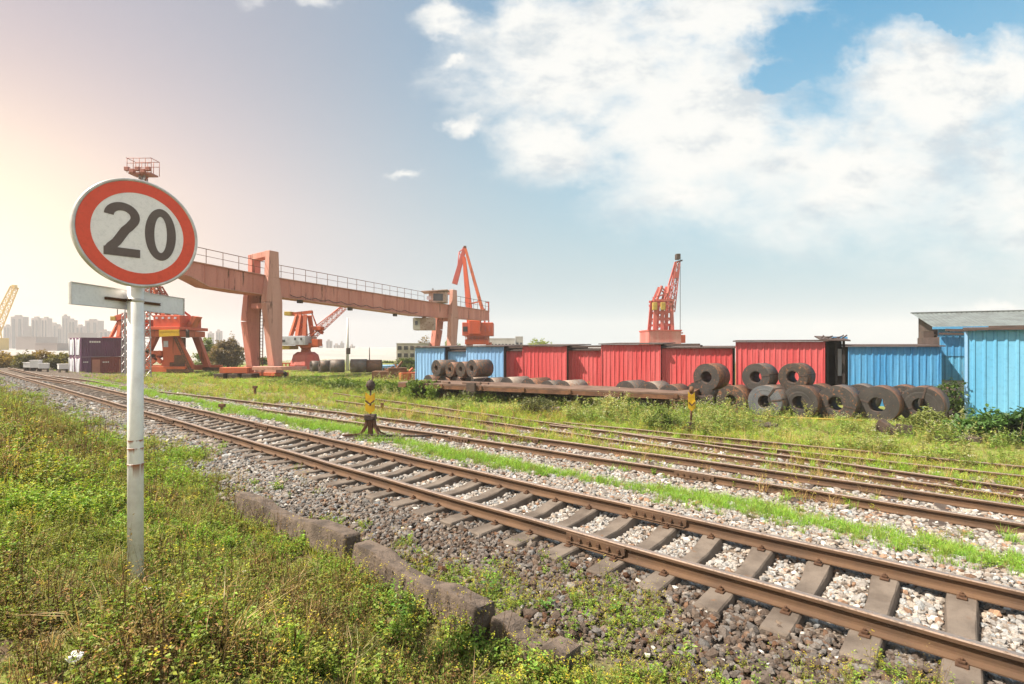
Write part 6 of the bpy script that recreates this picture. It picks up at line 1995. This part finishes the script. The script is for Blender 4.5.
tree('straggly green weed bush beside the worn yellow indicator', 662, 18.8, 404, 432, 34, ((.10, .15, .03), (.22, .28, .07)), 64, cat='shrub', name='shrub', leaf=.09, lobes=6, n=1500, dn=.6)
tree('grey green dry bush below the middle of the flat wagon', 537, 22.5, 394, 412, 32, ((.10, .11, .05), (.20, .20, .09)), 65, cat='shrub', name='shrub', leaf=.09, lobes=6, n=1500, dn=.6)


# individual bigger weeds close to the discarded sleepers
def big_weed(px, py, h, n, label, seed):
    g = on_ground(px, py); rs = np.random.default_rng(seed)
    V, T, C = [], [], []; off = 0
    vg = Veg()
    for s in range(n):
        a = rs.uniform(0, 6.28); lean = rs.uniform(.1, .6); hh = h * rs.uniform(.6, 1.0)
        base = np.array([rs.normal(0, .02), rs.normal(0, .02), -.02]); tip = base + np.array([math.cos(a) * lean * hh, math.sin(a) * lean * hh, hh])
        vg.add(*stem_tris(base[None], tip[None], .004, np.array([[.12, .17, .05]])))
        k = 9; f = np.linspace(.2, 1, k)
        P = base + (tip - base) * f[:, None]; b = np.arange(k) * 2.4 + rs.uniform(0, 6)
        el = rs.uniform(.0, .6, k)
        D = np.stack([np.cos(b) * np.cos(el), np.sin(b) * np.cos(el), np.sin(el)], 1); N = unit(np.stack([rs.normal(0, .2, k), rs.normal(0, .2, k), np.ones(k)], 1) - D * .4)
        ln = rs.uniform(.05, .085, k) * (1.2 - .5 * f)
        vg.add(*leaf_quads(P, D, N, ln, ln * .45, np.array([.13, .26, .05]) * rs.uniform(.75, 1.25, (k, 1))))
    V, T, C = vg.arrays()
    o = np_mesh('weed', V, T, MT['leaf'], C); o.location = (g.x, g.y, g.z)
    tag(o, label, 'weed', 'single leafy weeds by the discarded sleepers')


big_weed(408, 622, .24, 7, 'leafy bright weed in front of the flank of the middle discarded sleeper', 1)
big_weed(490, 600, .26, 6, 'leafy green weed where two discarded sleepers meet', 2)
big_weed(372, 600, .18, 5, 'small leafy weed beside the start of the middle discarded sleeper', 3)
big_weed(545, 612, .16, 5, 'small weed beside the buried discarded sleeper', 4)
big_weed(612, 616, .15, 5, 'pale green weed in the ballast near the bottom of the view', 5)

# ================================================================ far buildings and the town
def block(label, x0, x1, y0, D, mat, rows, cols, cat='building', name='apartment_block', group=None, deep=8.0, roofbits=True, ybase=None, win='glass', winpart=True):
    b = at((x0 + x1) / 2, HZ, D); b.z = float(zg(b.x, b.y)) - .2
    s = D / F; w = (x1 - x0) * s; h = CAMZ + (HZ - y0) * s - b.z
    t = thing(name, label, cat, b, 0, group)
    MB().box((0, deep / 2, h / 2), (w, deep, h)).build('wall', MT[mat], t)
    MB().box((0, deep / 2, h + .12 * s), (w + .4 * s, deep + .4 * s, .5 * s)).build('roof', MT[mat], t)
    if rows:
        for r in range(rows):
            for c in range(cols):
                x = -w / 2 + (c + .5) * w / cols; z = h - (r + .6) * h / (rows + .3)
                MB().box((x, -.02, z), (w / cols * .62, .10, h / (rows + .3) * .52)).build('window', MT[win], t)
    return t, w, h, s


block('pale concrete block of flats with three rows of windows, left of the pale blue sheds', 396.5, 428, 343.5, 78, 'pale_wall', 3, 5, group=None)
t, w, h, s = block('low pale blue site hut beside the pale block of flats', 375, 394.5, 366, 62, 'blue_pale', 1, 3, name='site_hut', deep=3)
block('long pale roofed hall behind the orange A boom crane', 487, 515, 338.6, 130, 'pale_wall', 1, 8, name='long_hall')
block('pale hall beyond the sheds, right of the long pale roofed hall', 515.5, 523, 336.8, 132, 'pale_wall', 1, 2, name='long_hall')
tree('hazy tree top peeping over the red sheds right of the pale halls', 540, 150, 338, 350, 24, YG, 71, group=TG, leaf=.7, lobes=6, n=700)
for k, (x0, x1, y0) in enumerate([(866, 878, 337.5), (884, 897, 338.5), (900, 909, 340)]):
    pass
rs_ = random.Random(12)
TOW = 'hazy tower blocks on the skyline'
TL = 'pale concrete tower block fading into the haze on the far skyline'


def tower(x0, x1, y0, D):
    b = at((x0 + x1) / 2, HZ, D); b.z = float(zg(b.x, b.y)) - 1
    s = D / F; w = (x1 - x0) * s; h = CAMZ + (HZ - y0) * s - b.z
    t = thing('tower_block', TL, 'tower block', b, rs_.uniform(-.25, .25), TOW)
    w *= .92
    MB().box((0, w * .3, h / 2), (w, w * .6, h)).build('wall', MT['city'], t)
    m = MB(); m.box((-.1 * w, w * .3, h + .8 * s), (w * .4, w * .3, 1.6 * s)); m.build('roof_house', MT['city'], t)
    nb = max(2, int(w / 7))
    for k in range(nb):
        m = MB(); x = -w / 2 + (k + .5) * w / nb
        m.box((x, -.25, h * .48), (w / nb * .42, .5, h * .90)); m.build('window_bay', MT['glass'], t)


for (x0, x1, y0, D) in [(3, 10, 326, 640), (10.5, 23, 316.5, 600), (24, 29, 326, 620), (30, 39.5, 318, 620), (40, 48.5, 318.2, 610), (49, 57, 324, 660), (57.5, 61.5, 327, 640), (62, 68, 316, 680), (68.5, 75, 320, 650), (75.5, 83.5, 326, 600), (84.5, 98.5, 320.5, 640), (99, 108, 331, 600), (207, 212.5, 333, 720), (215.5, 221, 331, 720), (318, 322, 344, 760), (326, 332, 341, 760), (333, 339, 345, 760), (340, 344, 343, 760), (349, 354, 346, 740), (357, 363, 349.5, 740)]:
    tower(x0, x1, y0, D)
HILL = np.array([[300, 352], [315, 347.5], [330, 345], [352, 347], [372, 351.5], [390, 355]])
# low industrial roofs under the towers
for k, (x0, x1, y0, D, lab) in enumerate([(16, 36, 337, 420, 'long low pale factory hall under the left hazy towers'), (35, 57, 343.5, 330, 'low pale hall with a flat roof before the hazy towers'), (68, 80, 333, 480, 'pale hazy hall just left of the containers')]):
    block(lab, x0, x1, y0, D, 'city', 0, 0, name='factory_hall', cat='hall', deep=20)
# white boxes glimpsed at the far left before the trees
for k, (px, lab) in enumerate([(30, 'small white crate at the far left, farthest from the containers'), (36, 'taller white crate second from the left edge before the golden trees'), (44, 'white crate third from the left edge before the golden trees'), (63, 'white crate nearest to the left end of the containers')]):
    b = at(px, HZ, 55); b.z = float(zg(b.x, b.y))
    t = thing('white_crate', lab, 'crate', b, .3 * k, 'white crates at the far left')
    hh = .5 if k != 1 else .75
    MB().box((0, 0, hh / 2 + .35), (.8, .7, hh)).build('box', MT['white'], t, bevel=.03)
    MB().box((0, 0, hh + .38), (.86, .76, .06)).build('lid', MT['plate'], t)
    for x in (-.3, .3): MB().box((x, 0, .17), (.1, .7, .35)).build('runner', MT['wood_dark'], t)

# rusty scrap lying by the block of flats
for k, (px, py, sx, sz, mt, lab) in enumerate([(386, 372, 2.2, .8, 'rusty', 'rust brown scrap box below the pale block of flats, leftmost of the scrap'), (397, 373, 1.6, 1.1, 'rusty', 'taller rusty scrap piece in the middle below the pale block of flats'), (408, 373.5, 1.8, .7, 'orange', 'orange painted scrap steel below the pale block of flats'), (416, 374, 1.2, .6, 'rusty', 'small rusty scrap beside the left pale blue shed')]):
    b = at(px, HZ, 46); b.z = float(zg(b.x, b.y))
    m = MB(); m.box((0, 0, sz / 2), (sx, 1.2, sz)); m.bar((-sx * .4, -.3, sz * .2), (sx * .3, .2, sz * 1.5), .18); m.bar((sx * .4, -.3, sz * .2), (-sx * .1, .4, sz * 1.3), .14)
    o = m.build('scrap_steel', MT[mt], bevel=.03, loc=b, rz=.3 * k)
    tag(o, lab, 'scrap')
# ================================================================ camera, sun, sky, air
cam = bpy.data.cameras.new('camera')
co = bpy.data.objects.new('camera', cam); COL.objects.link(co)
co.location = (0, 0, CAMZ); co.rotation_euler = (R(90), 0, 0)
cam.sensor_fit = 'HORIZONTAL'; cam.sensor_width = 36.0; cam.lens = 36.0 * F / W
cam.shift_y = (HZ - H / 2) / W
cam.clip_end = 6000; cam.clip_start = 0.05
SC.camera = co

SUN_EL, SUN_AZ = R(54), R(-99)           # azimuth from +Y towards +X
sd = Vector((math.sin(SUN_AZ) * math.cos(SUN_EL), math.cos(SUN_AZ) * math.cos(SUN_EL), math.sin(SUN_EL)))
sl = bpy.data.lights.new('sun', 'SUN'); sl.energy = 4.6; sl.angle = R(0.53); sl.color = (1.0, 0.89, 0.74)
so = bpy.data.objects.new('sun', sl); COL.objects.link(so)
so.rotation_euler = sd.to_track_quat('Z', 'Y').to_euler(); so.location = (-40, -10, 60)

wd = bpy.data.worlds.new('World'); SC.world = wd; wd.use_nodes = True
nt = NT(wd.node_tree)
bg = nt.n['Background']
sky = nt.node('ShaderNodeTexSky', sky_type='NISHITA', sun_disc=False, sun_elevation=SUN_EL, sun_rotation=SUN_AZ, altitude=0, air_density=1.0, dust_density=2.0, ozone_density=1.0)
dirv = nt.node('ShaderNodeTexCoord').outputs['Generated']
sx = nt.node('ShaderNodeSeparateXYZ', {0: dirv})
dx, dy, dz = sx.outputs
az = nt.math('ARCTAN2', dx, dy)                       # 0 ahead, + to the right
el = nt.math('ARCSINE', dz)
yy = nt.math('MAXIMUM', dy, 0.12)
u = nt.math('DIVIDE', dx, yy); v = nt.math('DIVIDE', dz, yy)
uv0 = nt.node('ShaderNodeCombineXYZ', {0: u, 1: v, 2: 0.0}).outputs[0]
wn = nt.node('ShaderNodeTexNoise', {'Vector': uv0, 'Scale': 9.0, 'Detail': 6.0, 'Roughness': 0.6}).outputs['Color']
ws = nt.node('ShaderNodeSeparateXYZ', {0: wn})
uw = nt.math('ADD', u, nt.math('MULTIPLY', nt.math('SUBTRACT', ws.outputs[0], 0.5), 0.16))
vw = nt.math('ADD', v, nt.math('MULTIPLY', nt.math('SUBTRACT', ws.outputs[1], 0.5), 0.13))
uv = nt.node('ShaderNodeCombineXYZ', {0: u, 1: v, 2: 0.0}).outputs[0]
S_ = 0.1


def srgb(r, g, b, k=1.0):
    f = lambda c: ((c / 255 + .055) / 1.055) ** 2.4 if c > 10 else c / 255 / 12.92
    return tuple(f(c) * k / S_ for c in (r, g, b))


EXP = 1.4
KE = 1 / (2 ** EXP)
# clear sky with a milky veil that thickens towards the horizon and to the left, where the sun stands
veil_c = nt.mix(nt.ramp(az, -0.85, 0.15), srgb(236, 214, 214, KE), srgb(184, 208, 217, KE))
hz = nt.math('SUBTRACT', 1.0, nt.ramp(el, 0.0, 0.62))
lf = nt.math('SUBTRACT', 1.0, nt.ramp(az, -1.15, 0.75))
veil = nt.math('ADD', nt.math('MULTIPLY', hz, 1.0), nt.math('MULTIPLY', lf, 0.45), clamp=True)
veil = nt.math('MULTIPLY', veil, 0.985)
skyc = nt.mix(1.0, sky.outputs[0], (0.30, 0.82, 0.84), 'MULTIPLY')
skyc = nt.mix(nt.math('SUBTRACT', 1.0, nt.ramp(az, -0.5, 0.45)), skyc, srgb(142, 160, 184, KE))
col = nt.mix(veil, skyc, veil_c)
# bright hazy glow round the sun's side of the horizon
da = nt.math('DIVIDE', nt.math('ADD', az, 0.92), 0.34)
de = nt.math('DIVIDE', nt.math('SUBTRACT', el, 0.09), 0.21)
gl = nt.math('POWER', 2.718, nt.math('MULTIPLY', -1.0, nt.math('ADD', nt.math('MULTIPLY', da, da), nt.math('MULTIPLY', de, de))))
col = nt.mix(nt.math('MULTIPLY', gl, 0.9), col, srgb(255, 216, 180, KE * 1.25))

db = nt.math('DIVIDE', nt.math('ADD', az, 0.86), 0.22); dh = nt.math('DIVIDE', nt.math('SUBTRACT', el, 0.08), 0.17)
core = nt.math('POWER', 2.718, nt.math('MULTIPLY', -1.0, nt.math('ADD', nt.math('MULTIPLY', db, db), nt.math('MULTIPLY', dh, dh))))
col = nt.mix(nt.math('MULTIPLY', core, 0.9), col, srgb(255, 242, 212, KE * 1.5))

# clouds
def cl(px, py): return (px - 512) / F, (HZ - py) / F
blobs = [(585, 60, 165, 100, 1.0), (560, 150, 85, 42, .95), (700, 130, 155, 120, 1.2), (690, 200, 135, 54, 1.0), (850, 180, 240, 100, 1.22), (1010, 195, 170, 105, 1.25), (930, 100, 140, 85, 1.1), (700, 20, 130, 60, .95),
         (466, 123, 26, 13, 1.0), (445, 18, 40, 20, .9), (405, 165, 24, 7, .8), (300, -6, 70, 16, .7), (1010, 75, 70, 50, 1.1), (1000, 310, 70, 9, .8), (800, 335, 230, 12, .5), (520, 20, 60, 40, 1.0), (460, 60, 26, 9, .8)]
holes = [(806, 46, 66, 36, .62), (975, 6, 95, 24, 1.3), (768, 78, 34, 14, .55)]


def ell(px, py, rx, ry):
    u0, v0 = cl(px, py)
    a = nt.math('DIVIDE', nt.math('SUBTRACT', uw, u0), rx / F); b = nt.math('DIVIDE', nt.math('SUBTRACT', vw, v0), ry / F)
    return nt.math('SUBTRACT', 1.0, nt.math('SQRT', nt.math('ADD', nt.math('MULTIPLY', a, a), nt.math('MULTIPLY', b, b))))


dens = None
for px, py, rx, ry, k in blobs:
    e = nt.math('MULTIPLY', nt.math('MAXIMUM', ell(px, py, rx, ry), -0.9), k)
    dens = e if dens is None else nt.math('SMOOTH_MAX', dens, e, 0.18)
for px, py, rx, ry, k in holes:
    e = nt.math('MULTIPLY', nt.math('MAXIMUM', ell(px, py, rx, ry), 0.0), k * 1.6)
    dens = nt.math('SUBTRACT', dens, e)
wv = nt.node('ShaderNodeVectorMath', {0: uv, 1: (0.85, 1.6, 1.0)}, operation='MULTIPLY').outputs[0]
f1 = nt.noise(wv, 5.0, 10, 0.62, 0.15)
f2 = nt.noise(wv, 2.1, 5, 0.5, 0.3)
dens = nt.math('ADD', dens, nt.math('MULTIPLY', nt.math('SUBTRACT', f1, 0.5), 1.3))
dens = nt.math('ADD', dens, nt.math('MULTIPLY', nt.math('SUBTRACT', f2, 0.5), 0.5))
front = nt.ramp(dy, 0.12, 0.3)
other = nt.math('SUBTRACT', nt.noise(dirv, 2.2, 8, 0.6, 0.4), 0.52)           # loose cloud over the rest of the sky
dens = nt.math('ADD', nt.math('MULTIPLY', dens, front), nt.math('MULTIPLY', nt.math('SUBTRACT', 1.0, front), nt.math('MULTIPLY', other, 5.0)))
fine = nt.noise(wv, 14.0, 8, 0.62, 0.2)
cm = nt.ramp(nt.math('ADD', dens, nt.math('MULTIPLY', nt.math('SUBTRACT', fine, 0.5), 0.65)), -0.10, nt.math('ADD', 0.66, nt.math('MULTIPLY', nt.math('SUBTRACT', 1.0, nt.ramp(el, 0.16, 0.40)), 0.75)))
body = nt.noise(wv, 3.0, 8, 0.58, 0.3)
body2 = nt.noise(nt.node('ShaderNodeVectorMath', {0: wv, 1: (0.035, -0.05, 0.0)}, operation='ADD').outputs[0], 5.0, 10, 0.62, 0.15)
lit = nt.math('ADD', nt.math('SUBTRACT', f1, body2), nt.math('MULTIPLY', nt.math('SUBTRACT', body, 0.5), 0.55))     # billows: sunlit side against the shaded side
shade = nt.math('MULTIPLY', nt.ramp(lit, -0.04, 0.20), 0.9)
ccol = nt.mix(shade, srgb(253, 252, 248, KE * 1.02), srgb(208, 218, 225, KE))
col = nt.mix(nt.math('MULTIPLY', cm, nt.math('MULTIPLY', nt.ramp(el, -0.01, 0.05), 0.97)), col, ccol)
# overbright cloud added out of view behind the camera, filling the shaded faces
back = nt.math('MULTIPLY', nt.ramp(nt.math('MULTIPLY', dy, -1.0), -0.1, 0.5), nt.math('MULTIPLY', nt.ramp(el, 0.05, 0.25), nt.ramp(nt.noise(dirv, 1.6, 6, 0.6, 0.4), 0.28, 0.5)))
col = nt.mix(nt.math('MULTIPLY', back, 0.9), col, srgb(255, 250, 242, KE * 1.35))
nt.l.new(col, bg.inputs['Color'])
bg.inputs['Strength'].default_value = S_

vs = SC.view_settings
SC.display_settings.display_device = 'sRGB'
vs.view_transform = 'Standard'; vs.look = 'None'; vs.exposure = EXP; vs.gamma = 1.0; vs.use_curve_mapping = False

# the air: one even haze round the yard and the far town
HAZE = 0.00065
if HAZE:
    m = bpy.data.materials.new('haze_air'); m.use_nodes = True
    hn = NT(m.node_tree); hn.n.remove(hn.n['Principled BSDF'])
    pv = hn.node('ShaderNodeVolumePrincipled', {'Color': (0.70, 0.705, 0.715, 1), 'Density': HAZE, 'Anisotropy': 0.0})
    hn.l.new(pv.outputs[0], hn.n['Material Output'].inputs['Volume'])
    o = MB().box((0, 4, 29.5), (2600, 2600, 63)).build('haze', m)
    tag(o, kind='stuff')

cy = SC.cycles
cy.use_denoising = True
try: cy.denoiser = 'OPENIMAGEDENOISE'
except Exception: pass
cy.max_bounces = 6; cy.diffuse_bounces = 3; cy.glossy_bounces = 2; cy.transmission_bounces = 4; cy.transparent_max_bounces = 4; cy.volume_bounces = 1
cy.use_adaptive_sampling = True; cy.adaptive_threshold = 0.02
cy.sample_clamp_indirect = 6.0
SC.render.use_persistent_data = False
